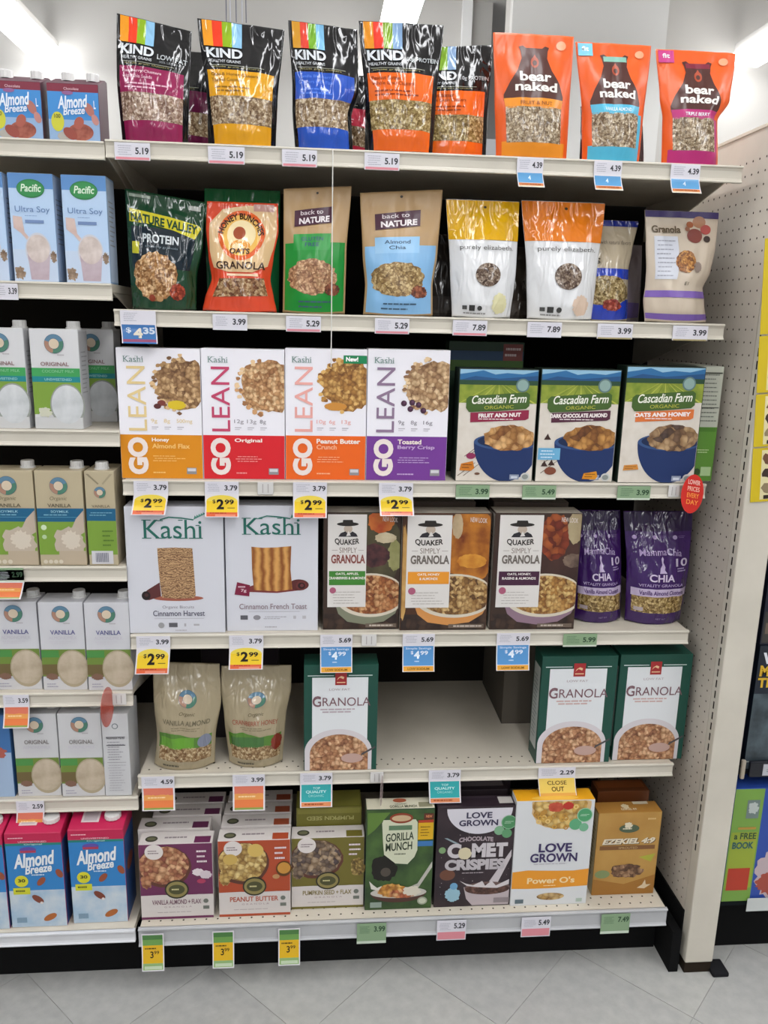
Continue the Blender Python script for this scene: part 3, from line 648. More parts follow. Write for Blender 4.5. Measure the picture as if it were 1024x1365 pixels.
# ------------------------------------------------------------------ fourth shelf
z = SZ[4]
SHRED = wave_mat('picture_shredded_wheat', '#6e4c32', '#c09a70', 60, 'Z', 12)
TOAST = wave_mat('picture_toasted_biscuit', '#8a4e1c', '#d09a54', 16, 'X', 3)
def kashi_big(label, x0, x1, y, h, kind):
    root, w = carton('biscuit_box', label, x0, x1, y, z, h, .058, mat('#cfd0d8'), 'big white biscuit boxes')
    A = front(root, w, h)
    A.P('brand_lettering'); kashi_word(A, .19, .755, .78, .90, '#23685c') if kind == 1 else kashi_word(A, .20, .775, .80, .905, '#23685c')
    p = [(.36, .905), (.45, .925), (.58, .918), (.70, .905)]
    A.G(p+[(q[0], q[1]-.010) for q in p[::-1]], '#2f7266', 4)
    for k in range(5): A.G([(.70+.022*k, .90+.008*k), (.715+.022*k, .935+.006*k), (.735+.022*k, .915+.008*k)], '#4c8a7c', 4)
    A.P('picture')
    if kind == 1:
        A.E(.52, .283, .26, .022, '#a05a48', 1).G([(.32, .68), (.50, .685), (.68, .68), (.69, .50), (.70, .31), (.68, .285), (.50, .28), (.35, .29), (.335, .40), (.325, .55)], SHRED, 3)
        A.G([(.17, .27), (.16, .32), (.20, .35), (.33, .41), (.34, .30), (.22, .27)], '#5a2c2c', 2).O(.185, .305, .045, '#1f1618', 3, 1.1).O(.19, .31, .02, '#4a2c2c', 4)
        A.P('lettering').T('Organic Biscuits', .35, .195, .68, .225, '#8a8690', 4, 0).T('Cinnamon Harvest', .25, .140, .79, .185, '#58586a', 4, .01).R(.26, .118, .78, .121, '#a8a6ae', 3)
        A.P('small_marks').O(.33, .065, .032, '#9a9a9c', 3).R(.41, .05, .50, .085, '#5a5a60', 3).R(.57, .055, .59, .08, '#b0aeb4', 3).R(.67, .06, .73, .075, '#b0aeb4', 3).lines(.46, .015, .66, .03, 1, '#b0aeb4', 3, 2, .6)
    else:
        A.G([(.22, .32), (.20, .35), (.30, .375), (.80, .37), (.84, .335), (.55, .31)], '#7a3434', 1)
        A.G([(.28, .68), (.40, .672), (.55, .675), (.71, .685), (.70, .50), (.72, .34), (.55, .325), (.30, .335), (.285, .50)], TOAST, 3)
        A.E(.79, .375, .11, .045, '#5a2828', 2).O(.82, .37, .06, '#6a3030', 4, .9).O(.82, .37, .04, '#2c1618', 5, .9).O(.825, .372, .02, '#6a3438', 6)
        A.P('price_flash').G([(.12, .40), (.26, .375), (.25, .285), (.09, .30)], '#7a1c3c', 4).T('7g', .16, .315, .22, .345, '#e0c4cc', 6, .02).lines(.13, .35, .24, .37, 1, '#d0b0b8', 5, 1, .6)
        A.P('lettering').T('Cinnamon French Toast', .14, .18, .88, .225, '#8c7880', 4, .008).R(.24, .157, .80, .16, '#a8a6ae', 3)
        A.P('small_marks').R(.15, .095, .23, .13, '#5a5a60', 3).O(.33, .112, .04, '#8a888e', 3, .7).lines(.40, .095, .66, .125, 2, '#9a989e', 3, 1, .3).R(.73, .10, .76, .125, '#b8b6bc', 3).R(.83, .10, .87, .125, '#b8b6bc', 3).lines(.40, .025, .62, .04, 1, '#a8a6ae', 3, 2, .6)
    A.done()
kashi_big('big white biscuit box picturing a shredded wheat square', -.003, .1965, .008, .2755, 1)
kashi_big('big white biscuit box picturing a golden toast square', .1985, .393, .016, .277, 2)
def quaker(label, x0, x1, y, h, col, bg, name, pic, seed, bowl, body='#3a2a22'):
    root, w = carton('granola_box', label, x0, x1, y, z, h, .06, mat(body), 'dark granola boxes with white name panel')
    A = front(root, w, h); T_ = top(root, w, h, .06)
    T_.P('top_panel').R(.01, .02, .99, .98, '#c6bdb0', 1).done()
    L = side_l(root, w, h, .06); L.P('side_panel').R(.03, .01, .97, .99, '#c9c2b8', 1).lines(.15, .3, .85, .85, 14, '#8a8078', 2, seed, .25); L.done()
    A.P('picture')
    for g in bg: A.blob(*g[:4], g[4], g[5] if len(g) > 5 else 1, seed+3, .06, clip=(.01, .005, .99, .995))
    A.R(.01, .005, .99, .14, grain('#2a1c18', '#3a2820', '#4a3428', 60), 1)
    A.P('bowl')
    A.G([(.14, .26), (.20, .14), (.32, .07), (.55, .045), (.80, .07), (.95, .14), (.99, .20), (.99, .32), (.5, .22)], bowl, 2)
    cl = lambda p: [(min(max(a, .012), .988), min(max(b, .01), .99)) for a, b in p]
    el = lambda cu, cv, ru, rv: cl([(cu+ru*math.cos(i*math.pi/20), cv+rv*math.sin(i*math.pi/20)) for i in range(40)])
    A.G(el(.62, .30, .47, .19), '#cfc6b4', 3)
    A.P('granola').G(el(.63, .305, .43, .168), grain(*pic, 120), 4)
    A.P('name_panel').R(.055, .20, .555, .985, '#d8d4d0', 5).R(.075, .39 if seed != 42 else .405, .545, .51, col, 6)
    A.P('emblem').E(.31, .905, .14, .017, '#26221f', 7).G([(.24, .905), (.25, .94), (.37, .94), (.385, .905)], '#26221f', 7).E(.315, .865, .055, .035, '#b9a99a', 6).G([(.19, .80), (.22, .83), (.28, .845), (.32, .82), (.37, .845), (.42, .825), (.44, .80)], '#2c2a30', 7).G([(.29, .805), (.32, .85), (.35, .81)], '#d8d4d0', 8)
    A.P('lettering').T('QUAKER', .145, .735, .46, .79, '#2a2622', 7, .025, arc=-.012).T('SIMPLY', .205, .665, .43, .71, '#8c8078', 7, 0).T('GRANOLA', .10, .575, .54, .65, '#8a4f48' if seed == 41 else '#6e6660', 7, .035).R(.11, .685, .18, .688, '#8c8078', 7).R(.45, .685, .52, .688, '#8c8078', 7)
    for i, s in enumerate(name): A.T(s, .31-.0115*len(s), .475-.035*i, .31+.0115*len(s), .497-.035*i, '#f0ece6', 8, .02)
    A.lines(.12, .225, .50, .345, 5, '#a8a29c', 7, seed, .2).O(.125, .345, .042, '#a85a74', 7).T('NEW LOOK', .76, .925, .95, .965, '#d8ccc4', 6, .01, slope=-.01).R(.56, .02, .97, .055, '#6a5c50', 6).lines(.60, .024, .95, .05, 1, '#c0b4a8', 7, seed, .5)
    A.done()
quaker('dark granola box with green label stripe and apple picture', .4035, .569, .020, .262, '#3f8030', [(.55, .7, .5, .35, mottled('picture_orchard', '#2c261e', '#565036', 16, .42), 1), (.74, .93, .17, .10, mottled('picture_apple', '#a84420', '#d0843c', 20, .42), 2), (.80, .79, .14, .045, mottled('picture_slice', '#a89474', '#cfc3a4', 25, .42), 3), (.93, .64, .10, .13, mottled('picture_pear', '#7a7a48', '#a4a070', 25, .42), 2), (.66, .64, .2, .10, mottled('picture_berries', '#2c1a20', '#5a3434', 60, .42), 2)], ('OATS, APPLES,', 'CRANBERRIES & ALMONDS'), ('#7a4020', '#a8683a', '#cfa070'), 41, '#7c7f6a')
quaker('dark granola box with orange label stripe and honey-coloured picture', .570, .761, .012, .263, '#e0922a', [(.78, .75, .30, .34, mottled('picture_honey', '#6a2c10', '#c8802c', 22, .42), 1), (.62, .9, .06, .11, mottled('picture_jar', '#a08a6a', '#c4ae8c', 25, .42), 3), (.80, .60, .17, .06, mottled('picture_honey_pool', '#b0681c', '#dca040', 30, .42), 3), (.02, .5, .06, .4, mottled('picture_comb', '#a87c40', '#cfa868', 25, .42), 2)], ('OATS, HONEY', '& ALMONDS'), ('#5c3c1c', '#9c7440', '#d4b47c'), 42, '#c98a4c', '#4a2e1e')
quaker('dark granola box with plum label stripe and raisin picture', .768, .959, .012, .264, '#43203a', [(.70, .80, .17, .2, grain('#6a2414', '#93401e', '#b0602e', 60), 2), (.93, .88, .09, .14, mottled('picture_milk_jug', '#8a7858', '#b5a684', 18, .42), 3), (.93, .60, .12, .06, mottled('picture_raisins', '#4a3a34', '#8a7464', 40, .42), 3), (.5, .6, .5, .4, mottled('picture_table', '#2c1c1a', '#4a302a', 14, .42), 1)], ('OATS, HONEY,', 'RAISINS & ALMONDS'), ('#7a4e20', '#b08040', '#d8b878'), 43, '#8a7080')
def mamma(label, pts, y, h, seed):
    root, A = pouch('granola_pouch', label, pts, y, z, h, .065, '#381b58', seed=seed, group='purple granola pouches', lean=.03)
    A.P('top_seal').R(0, .83, 1, .995, '#2a1a40', 1)
    A.P('band').R(.05, .265, .96, .335, '#b8a8c4', 2)
    A.P('window').R(.06, .115, .94, .265, gfilm('#6a5430', '#9c8450', '#c8b07c', 200), 2).R(.09, .13, .22, .165, '#a89a9c', 3)
    A.P('lettering').T('MammaChia', .17, .615, .82, .675, '#a690bc', 4, .01, arc=.015).T('CHIA', .30, .40, .70, .465, '#c9b8d4', 4, .025).T('VITALITY GRANOLA', .14, .355, .86, .38, '#a690bc', 4, .015).T('Vanilla Almond Clusters', .15, .28, .88, .32, '#4a2c66', 4, .02).T('10', .72, .53, .93, .60, '#c0b0cc', 4, .02).lines(.74, .48, .94, .52, 2, '#9a86b0', 3, 3, .5).T('NET WT', .45, .05, .62, .065, '#8a70a0', 4, 0)
    A.P('emblem').G([(.45, .475), (.46, .52), (.49, .55), (.48, .60), (.50, .62), (.52, .60), (.51, .57), (.54, .53), (.53, .505), (.57, .475)], '#b8a6c8', 3)
    A.P('small_marks')
    for a in (.12, .42, .72): A.O(a, .78, .035, '#a690bc', 3).lines(a+.05, .77, a+.20, .795, 2, '#7a5c98', 3, 2, .3)
    A.done()
mamma('dark purple granola pouch beside the plum-striped box', [(0, .975, 1.088), (1, .969, 1.076)], .042, .250, 51)
mamma('dark purple granola pouch nearest the perforated end panel', [(0, 1.094, 1.224), (.5, 1.09, 1.236), (1, 1.079, 1.240)], .029, .251, 52)
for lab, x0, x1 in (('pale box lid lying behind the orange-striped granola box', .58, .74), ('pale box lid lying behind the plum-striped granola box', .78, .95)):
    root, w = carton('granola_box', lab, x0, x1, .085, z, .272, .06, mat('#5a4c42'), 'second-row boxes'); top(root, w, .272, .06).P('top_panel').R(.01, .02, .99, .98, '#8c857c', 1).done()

# ------------------------------------------------------------------ fifth shelf
z = SZ[5]
def circle_logo(A, u, v, r, l=3, c=('#5c8098', '#4c7c68', '#a8806c'), mid='#d0bfa8'):
    A.P('logo').O(u, v, r, '#3f5f78', l).ring(u, v, r*.96, c[0], .42, l+1, 20, 160).ring(u, v, r*.96, c[1], .42, l+1, 260, 380).ring(u, v, r*.96, c[2], .42, l+1, 160, 260).O(u, v, r*.52, mid, l+2)
def fc(label, pts, y, h, seed, name, tc, dh=0):
    root, A = pouch('granola_pouch', label, pts, y, z, h, .062, '#a3967a', dh=dh, seed=seed, group='tan organic granola pouches', lean=.03, crease=.003)
    A.P('colour_panel').G([(.06, .36), (.30, .38), (.60, .34), (.94, .35), (.94, .24), (.06, .22)], '#4f7a2c', 1).G([(.10, .33), (.66, .34), (.66, .23), (.10, .23)], '#5f962c' if seed == 61 else '#3f6a34', 2)
    A.P('picture').R(.08, .10, .94, .24, gfilm('#7a5a38', '#a68a64', '#c9b48e', 190), 2)
    if seed == 62: A.blob(.87, .27, .09, .08, '#7c2c1c', 3, 3, .1)
    else: A.O(.83, .295, .11, '#7a7f92', 3)
    circle_logo(A, .52, .69, .135)
    A.P('lettering').T('Organic', .40, .535, .64, .575, '#5a5038', 4, 0, .2).T(name, .14, .455, .88, .50, tc, 4, .01).lines(.26, .40, .80, .44, 2, '#7a7058', 3, seed, .3).lines(.15, .03, .5, .06, 1, '#5a5446', 3, seed, .6)
    A.done()
fc('rumpled tan granola pouch with leaf-green stripe, leftmost on the half-empty shelf', [(0, .028, .162), (.3, .036, .165), (.65, .030, .178), (1, .028, .174)], .012, .232, 61, 'VANILLA ALMOND', '#6c6450', -.003)
fc('smooth tan granola pouch with reddish name, next to the rumpled one', [(0, .194, .314), (.5, .184, .322), (.8, .176, .334), (1, .178, .334)], .016, .222, 62, 'CRANBERRY HONEY', '#9a5a48')
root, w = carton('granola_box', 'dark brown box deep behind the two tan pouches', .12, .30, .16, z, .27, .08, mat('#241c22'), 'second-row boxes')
def lowfat(label, x0, x1, y, h, seed, pale=False):
    root, w = carton('granola_box', label, x0, x1, y, z, h, .062, mat('#16483c'), 'dark green granola boxes')
    A = front(root, w, h)
    A.P('panel').R(.11, .20, .865, .885, '#d9dcdf', 1)
    A.P('picture').E(.47, .19, .46, .21, '#cdc7cb', 2, 0, 180).R(.01, .005, .93, .195, '#cdc7cb', 2)
    A.P('granola').E(.48, .165, .40, .185, grain('#8a5a40', '#b8845e', '#dcb48e', 120), 3, 0, 180).R(.08, .005, .88, .166, grain('#8a5a40', '#b8845e', '#dcb48e', 120), 3)
    A.E(.66, .12, .15, .045, '#b99a90', 4).G([(.78, .14), (.79, .165), (.98, .235), (.98, .215)], '#4a4648', 4)
    A.P('logo').R(.42, .815, .575, .935, '#a02a2c', 3).G([(.44, .86), (.48, .885), (.53, .87), (.54, .89), (.50, .90), (.46, .885)], '#e0b890', 4).R(.44, .835, .555, .845, '#e0b890', 4)
    A.P('lettering').T('GRANOLA', .125, .62, .90, .70, '#7a5860', 4, .0).T('G', .115, .615, .23, .715, '#7a5860', 5, 0).T('LOW FAT', .34, .765, .62, .785, '#b0a0a4', 4, 0)
    A.lines(.22, .55, .78, .60, 2, '#c9a8a4' if seed != 71 else '#b4a4ac', 3, 5, .5).R(.05, .90, .40, .907, '#cfdcd8', 3).R(.60, .90, .92, .907, '#cfdcd8', 3)
    A.done()
    L = side_l(root, w, h, .062); L.P('side_panel').R(.12, .12, .88, .88, '#b8bcb8', 1).lines(.2, .2, .8, .8, 16, '#70807c', 2, 2, .3); L.done()
lowfat('dark green framed granola box standing alone beside the tan pouches', .363, .526, .002, .2545, 71)
lowfat('dark green framed granola box, left one of the right-hand pair', .893, 1.068, .011, .265, 72)
lowfat('dark green framed granola box nearest the end panel', 1.076, 1.246, .018, .264, 73)
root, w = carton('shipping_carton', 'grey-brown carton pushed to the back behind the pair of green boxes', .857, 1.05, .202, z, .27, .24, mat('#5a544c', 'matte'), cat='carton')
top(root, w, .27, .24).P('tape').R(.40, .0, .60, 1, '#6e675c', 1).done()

# ------------------------------------------------------------------ base shelf
z = SZ[6]
D6 = .044
def natures(label, x0, x1, y, h, col, name, pic, seed, full=True, extra=None):
    root, w = carton('cereal_box', label, x0, x1, y, z, h, D6, mat('#cfc8c4'), 'organic granola boxes with white tops')
    t = top(root, w, h, D6)
    t.P('top_print').E(.16, .42, .085, .24, '#3c3c30', 1).E(.16, .42, .06, .13, '#6a6a50', 2).lines(.32, .38, .70, .58, 1, '#8c8084', 1, seed, .6).R(.75, .02, .97, .55, col, 1); t.done()
    if not full: return root
    A = front(root, w, h)
    A.P('picture').R(.004, .32, .996, .995, col, 1).blob(.34, .70, .37, .27, '#5a3428', 2, seed, .02, clip=(.005, .33, .99, .995)).blob(.34, .72, .34, .245, grain(*pic, 95), 3, seed, .03, clip=(.005, .33, .99, .99)).blob(.09, .52, .08, .10, grain(*pic, 95), 3, seed+1, .15, clip=(.005, .33, .99, .99))
    A.P('base_panel').G([(.004, .035), (.004, .325), (.3, .33), (.6, .315), (.8, .325), (.996, .32), (.996, .035)], '#cdc6c2', 4).R(.004, .004, .996, .035, col, 4)
    A.P('badges').O(.21, .90, .125, '#d8d0cc', 5, .95).lines(.12, .87, .30, .93, 2, '#7c6a70', 6, seed, .4).E(.50, .40, .165, .125, '#2c2a1e', 6).E(.50, .40, .145, .105, '#8a7e4c', 7).E(.50, .40, .11, .065, '#4a4a2c', 8).lines(.43, .385, .57, .415, 1, '#c8c08c', 9, 1, .6)
    A.lines(.78, .73, .95, .93, 3, '#e0d0d4', 5, seed, .35)
    A.P('lettering').T(name, .155, .20, .83, .265, '#7c5a68' if seed == 81 else ('#b05a44' if seed == 82 else '#8a7c50'), 6, .02).T('G R A N O L A', .32, .155, .70, .175, '#a08a90', 6, 0).lines(.20, .085, .78, .105, 1, '#a8a0a0', 6, seed, .4).O(.895, .235, .035, '#6c7068', 6).R(.855, .125, .94, .17, '#6c7068', 6)
    if extra: extra(A)
    A.done(); return root
def e1(A): A.P('garnish').blob(.80, .62, .08, .05, '#d8ccd0', 5, 1, .1).blob(.90, .585, .08, .055, '#cdbfc6', 5, 2, .1).E(.84, .50, .06, .03, '#a83a5a', 5)
def e2(A): A.P('garnish').E(.91, .62, .11, .10, '#5a3a18', 5).E(.91, .63, .09, .075, '#c08a3c', 6).E(.52, .87, .11, .085, '#d0b060', 5).E(.17, .76, .10, .07, '#c4a458', 5).E(.80, .52, .05, .03, '#b88a5c', 5)
def e3(A): A.P('garnish').blob(.91, .58, .10, .13, grain('#5a4a20', '#8a7438', '#b09a5c', 150), 5, 2, .12)
natures('purple organic granola box at the left end of the base shelf, front row', -.001, .161, -.029, .193, '#682c52', 'VANILLA ALMOND + FLAX', ('#8a4a3c', '#b57c58', '#dcb088'), 81, True, e1)
natures('rust-orange organic granola box on the base shelf, front row', .172, .334, -.029, .196, '#a8482a', 'PEANUT BUTTER', ('#947038', '#c0a05c', '#e0c888'), 82, True, e2)
natures('olive organic granola box on the base shelf, front row', .335, .502, -.013, .186, '#6c6428', 'PUMPKIN SEED + FLAX', ('#4c4044', '#7a6858', '#b09a80'), 83, True, e3)
for i, (x0, x1, y, h, c, lab) in enumerate(((-.012, .150, .020, .197, '#5a2848', 'white-topped purple granola box, second in its row'), (.012, .170, .068, .199, '#5a2848', 'white-topped purple granola box, third in its row'),
                                     (.174, .334, .020, .199, '#984a30', 'white-topped orange granola box, second in its row'), (.176, .334, .068, .200, '#984a30', 'white-topped orange granola box, third in its row'),
                                     (.02, .172, .116, .200, '#5a2848', 'purple granola box, fourth in its row'), (.18, .334, .116, .201, '#984a30', 'orange granola box, fourth in its row'))):
    natures(lab, x0, x1, y, h, c, '', None, 90+i, False)
root, w = carton('cereal_box', 'olive green box standing upside down behind the front olive box', .345, .497, .034, z, .232, .07, mat('#6e6a2a'), 'organic granola boxes with white tops')
A = front(root, w, .232); A.P('lettering')
v_, t_ = glyphs('PUMPKIN SEED', .02, 0)
A.tri([(.88-.72*(x-min(q[0] for q in v_))/(max(q[0] for q in v_)-min(q[0] for q in v_)), .90-.06*y) for x, y in v_], t_, '#a8a468', 2); A.R(.02, .93, .98, .985, '#807c36', 1); A.done()
t = top(root, w, .232, .07); t.P('top_print').R(.02, .05, .98, .95, '#85813a', 1); t.done()

root, w = carton('cereal_box', 'dark green jungle-picture cereal box with cream name panel', .5035, .6595, -.026, z, .262, D6, mat('#22392a'))
h = .262; A = front(root, w, h)
A.P('picture').R(.005, .005, .995, .995, mottled('picture_jungle', '#1c3020', '#4c6a34', 12, .42), 1).G([(.02, .75), (.02, .97), (.35, .97), (.12, .80)], '#5a7a34', 2).blob(.27, .42, .19, .13, '#17140f', 3, 2, .10).E(.30, .385, .075, .045, '#4c443c', 4)
A.G([(.70, .24), (.78, .26), (.99, .48), (.99, .42), (.80, .22)], '#b4b2a8', 3)
A.P('bowl').E(.50, .175, .42, .10, '#4c3028', 4, 180, 360).E(.50, .175, .42, .055, '#bcb8b0', 5).blob(.40, .20, .22, .065, grain('#a8641c', '#cf9440', '#e0b060', 90), 6, 3, .1).blob(.56, .165, .20, .045, grain('#a04a34', '#c87a4c', '#d8a878', 90), 7, 4, .1).blob(.70, .19, .13, .05, '#cfc8b8', 7, 4, .15).G([(.06, .30), (.09, .22), (.20, .20), (.25, .25), (.18, .23), (.12, .26)], '#d0ccc4', 6)
A.P('name_panel').G([(.23, .87), (.25, .90), (.72, .90), (.75, .87), (.76, .60), (.72, .53), (.62, .46), (.44, .47), (.27, .56), (.25, .68)], '#c9ccb2', 5).R(.33, .80, .67, .845, '#5c7a5c', 6).E(.51, .915, .17, .05, '#8a3a24', 6).E(.51, .915, .14, .03, '#c4a884', 7)
A.P('lettering').T('GORILLA', .29, .695, .70, .775, '#33402f', 7, .02, slope=.02).T('MUNCH', .29, .60, .68, .68, '#33402f', 7, .02, slope=.015).lines(.40, .55, .68, .575, 1, '#7c806c', 6, 2, .5)
A.P('flashes').G([(.76, .86), (.76, .89), (.985, .895), (.985, .86)], '#a83a20', 6).R(.76, .70, .985, .865, '#d0a41c', 6).lines(.79, .73, .96, .84, 4, '#7a5c14', 7, 2, .3).R(.76, .635, .985, .685, '#3a70a8', 6).R(.84, .90, .985, .955, '#5a2c20', 6).T('NEW', .87, .915, .96, .94, '#d88a5c', 7, .02).O(.86, .085, .075, '#9aa08c', 6, .9).O(.86, .085, .055, '#c0c4b0', 7, .8).R(.08, .03, .25, .085, '#8a9a90', 6)
A.done()
t = top(root, w, h, D6); t.P('top_print').R(.005, .02, .995, .98, '#cfcab4', 1).T('GORILLA MUNCH', .34, .10, .74, .32, '#4a5038', 3, .02).T('ORGANIC', .42, .36, .60, .48, '#6a7058', 3, .02).R(.77, .12, .97, .55, '#8a866c', 2).E(.5, .75, .1, .18, '#a8583c', 2); t.done()

root, w = carton('cereal_box', 'near-black space-picture cereal box with white crescent brand panel', .665, .846, -.025, z, .262, D6, mat('#2a2028'))
h = .262; A = front(root, w, h)
A.P('picture').R(.004, .004, .996, .996, mottled('picture_night_sky', '#221a20', '#3c2e34', 14, .42), 1)
rd = random.Random(4)
for k in range(40): A.O(rd.uniform(.03, .97), rd.uniform(.1, .75), rd.uniform(.003, .007), '#a8a0a0', 2, n=6)
A.E(.16, .33, .10, .055, '#6a4434', 2).O(.08, .58, .045, '#7a9a6c', 2).G([(.10, .70), (.14, .70), (.30, .64), (.26, .635)], '#8a9aa0', 2).E(.985, .88, .07, .05, '#5a4a74', 2) if False else A.E(.16, .33, .10, .055, '#6a4434', 2).O(.08, .58, .045, '#7a9a6c', 2).G([(.10, .70), (.14, .70), (.30, .64), (.26, .635)], '#8a9aa0', 2)
A.G([(.70, .24), (.80, .20), (.98, .50), (.98, .57), (.92, .50)], '#c4bcc0', 2).blob(.24, .13, .10, .07, '#8fb4c4', 3, 3, .12).O(.25, .215, .05, '#6a9cc0', 4)
A.P('bowl').G([(.38, .20), (.42, .08), (.50, .012), (.98, .012), (.98, .20)], '#b4a8ac', 2).E(.69, .19, .30, .06, '#6a5450', 3).E(.69, .175, .29, .055, grain('#3c2622', '#5a3a32', '#74544a', 110), 4)
A.G([(.32, .27), (.40, .24), (.50, .22), (.62, .26), (.66, .21), (.74, .26), (.80, .21), (.97, .27), (.97, .22), (.82, .185), (.70, .19), (.55, .20), (.42, .215)], '#cdc6c8', 5)
A.P('brand_panel').E(.54, .985, .42, .25, '#cfccd4', 3, 180, 360)
A.P('brand_lettering').T('LOVE', .37, .89, .70, .95, '#35304c', 5, .03).T('GROWN', .28, .815, .78, .875, '#35304c', 5, .03)
A.P('badges').O(.92, .845, .10, '#4c8a5c', 6).ring(.92, .845, .10, '#8ab894', .1, 7).O(.80, .765, .065, '#7aa884', 6).O(.90, .735, .065, '#5c9468', 7).lines(.86, .83, .98, .86, 2, '#b4d4b8', 8, 1, .4).R(.78, .035, .985, .085, '#8a8084', 6)
A.P('lettering').T('CHOCOLATE', .29, .655, .73, .70, '#a89aa0', 5, .05, arc=.012).T('C  MET', .145, .50, .925, .645, '#c4bec2', 5, .06).blob(.37, .545, .085, .06, '#cfc4a4', 6, 2, .05).T('CRISPIES', .12, .375, .90, .485, '#b8b2b6', 5, .06).lines(.34, .335, .70, .36, 1, '#9a9094', 5, 3, .4)
A.done()
t = top(root, w, h, D6); t.P('top_print').R(.80, .25, .98, .85, '#b9b4b0', 1).R(.30, .75, .78, .95, '#3a3038', 1); t.done()

root, w = carton('cereal_box', 'white cereal box with golden top and orange wave, ring cereal picture', .845, 1.0285, -.030, z, .276, D6+.002, mat('#d2d4d6'))
h = .276; A = front(root, w, h)
ORING = grain('#b98a3c', '#d4ac58', '#e4ca88', 70)
A.P('picture').blob(.56, .95, .38, .22, '#d0b080', 1, 2, .05, clip=(.01, .6, .99, .995)).blob(.56, .94, .35, .20, ORING, 2, 3, .06, clip=(.01, .6, .99, .995)).blob(.50, .94, .10, .045, mottled('picture_strawberry', '#a4341e', '#cf6048', 40, .42), 4, 2, .08, clip=(.01, .6, .99, .995)).blob(.66, .95, .07, .035, '#b83428', 4, 3, .08, clip=(.01, .6, .99, .995))
rd = random.Random(8)
for k in range(34):
    a = rd.uniform(0, 6.28); q = math.sqrt(rd.random()); u, v = .54+.33*q*math.cos(a), .86+.13*q*math.sin(a)
    if v < .975: A.ring(u, v, .034, rd.choice(('#c89a44', '#e0c078', '#b8873a')), .5, 3, n=10)
A.E(.52, .085, .18, .035, grain('#8a6434', '#b08a4c', '#cdb07c', 80), 2)
A.P('colour_panel').G([(.004, .17), (.004, .33), (.2, .345), (.5, .335), (.8, .33), (.996, .345), (.996, .18), (.8, .175), (.5, .165), (.2, .165)], '#e0942a', 1)
A.P('brand_lettering').T('LOVE', .32, .515, .75, .60, '#3a2f5c', 4, .03).T('GROWN', .22, .42, .83, .505, '#3a2f5c', 4, .03)
A.P('lettering').T('Power O\'s', .20, .215, .82, .275, '#f0d4a0', 4, .03).lines(.40, .185, .66, .20, 1, '#f0d8a8', 3, 2, .5).lines(.26, .395, .80, .41, 1, '#b0acb4', 3, 3, .5).R(.06, .025, .17, .065, '#5c6c74', 3).R(.86, .025, .94, .06, '#a8b8ac', 3)
A.P('badges').O(.88, .86, .10, '#4c9a68', 4).ring(.88, .86, .10, '#9cc8a8', .1, 5).O(.77, .775, .08, '#5ca478', 4).O(.88, .745, .06, '#74b08c', 5).lines(.82, .85, .94, .87, 2, '#c0e0c8', 6, 1, .4)
A.done()
t = top(root, w, h, D6+.002); t.P('top_print').R(.004, .01, .996, .99, '#e0a01c', 1).E(.5, .2, .3, .18, '#e8b84c', 2); t.done()

root, w = carton('cereal_box', 'brown and gold cereal box at the right end of the base shelf', 1.050, 1.204, -.004, z, .222, D6, mat('#b08440'))
h = .222; A = front(root, w, h)
A.P('picture').R(.004, .004, .996, .996, mottled('picture_wheat_gold', '#a87c3c', '#bf9650', 8, .42), 1).G([(.004, .004), (.004, .20), (.5, .13), (.996, .24), (.996, .004)], '#9a6a2c', 2).blob(.52, .295, .26, .085, grain('#5a3c28', '#7a5840', '#a88464', 110), 4, 2, .12).E(.14, .26, .12, .05, '#7c8a5c', 3).G([(.70, .46), (.96, .50), (.90, .40)], '#a8a83c', 3)
A.P('lettering').R(.06, .555, .94, .605, '#7c5430', 3).T('EZEKIEL 4:9', .09, .625, .93, .695, '#e0d4bc', 6, .05, .25, slope=.01).T('EZEKIEL 4:9', .10, .618, .94, .688, '#3a2414', 5, .06, .25, slope=.01).T('SPROUTED', .36, .565, .66, .592, '#b89868', 5, .01)
A.P('emblem').E(.50, .81, .16, .05, '#4c5a44', 3).blob(.48, .85, .06, .035, '#d8ceb4', 4, 2, .2).lines(.38, .795, .62, .82, 1, '#d8ceb4', 5, 2, .6).G([(.72, .08), (.80, .12), (.84, .18), (.86, .12), (.94, .12), (.84, .07)], '#d4c0a0', 4).lines(.78, .90, .96, .94, 1, '#d0b078', 4, 1, .5)
A.done()
t = top(root, w, h, D6); t.P('top_print').R(.004, .02, .996, .98, '#a87838', 1).R(.62, .72, .86, .97, '#d0c4ac', 2).blob(.47, .55, .06, .2, '#d8c8a4', 2, 3, .2).T('EZEKIEL 4:9', .38, .2, .62, .36, '#e0d4b8', 3, .02); t.done()
L = side_l(root, w, h, D6); L.P('side_panel').R(.05, .02, .95, .98, '#c4b48c', 1).lines(.2, .2, .8, .85, 12, '#8a7444', 2, 3, .3); L.done()
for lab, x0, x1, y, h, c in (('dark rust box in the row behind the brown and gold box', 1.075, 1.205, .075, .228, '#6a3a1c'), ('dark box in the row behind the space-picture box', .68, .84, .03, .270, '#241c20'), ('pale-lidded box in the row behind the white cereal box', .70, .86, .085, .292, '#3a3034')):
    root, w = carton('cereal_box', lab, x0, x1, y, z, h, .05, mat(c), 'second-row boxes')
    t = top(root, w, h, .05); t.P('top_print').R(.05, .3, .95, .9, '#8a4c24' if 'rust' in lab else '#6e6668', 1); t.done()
box('post', 1.17, 1.205, .30, .32, z, .49, mat('#a89a80', 'metal')); o = bpy.data.objects['post']; o.name = 'support_post'
tagp(o, 'short beige support post behind the brown and gold box', 'post')

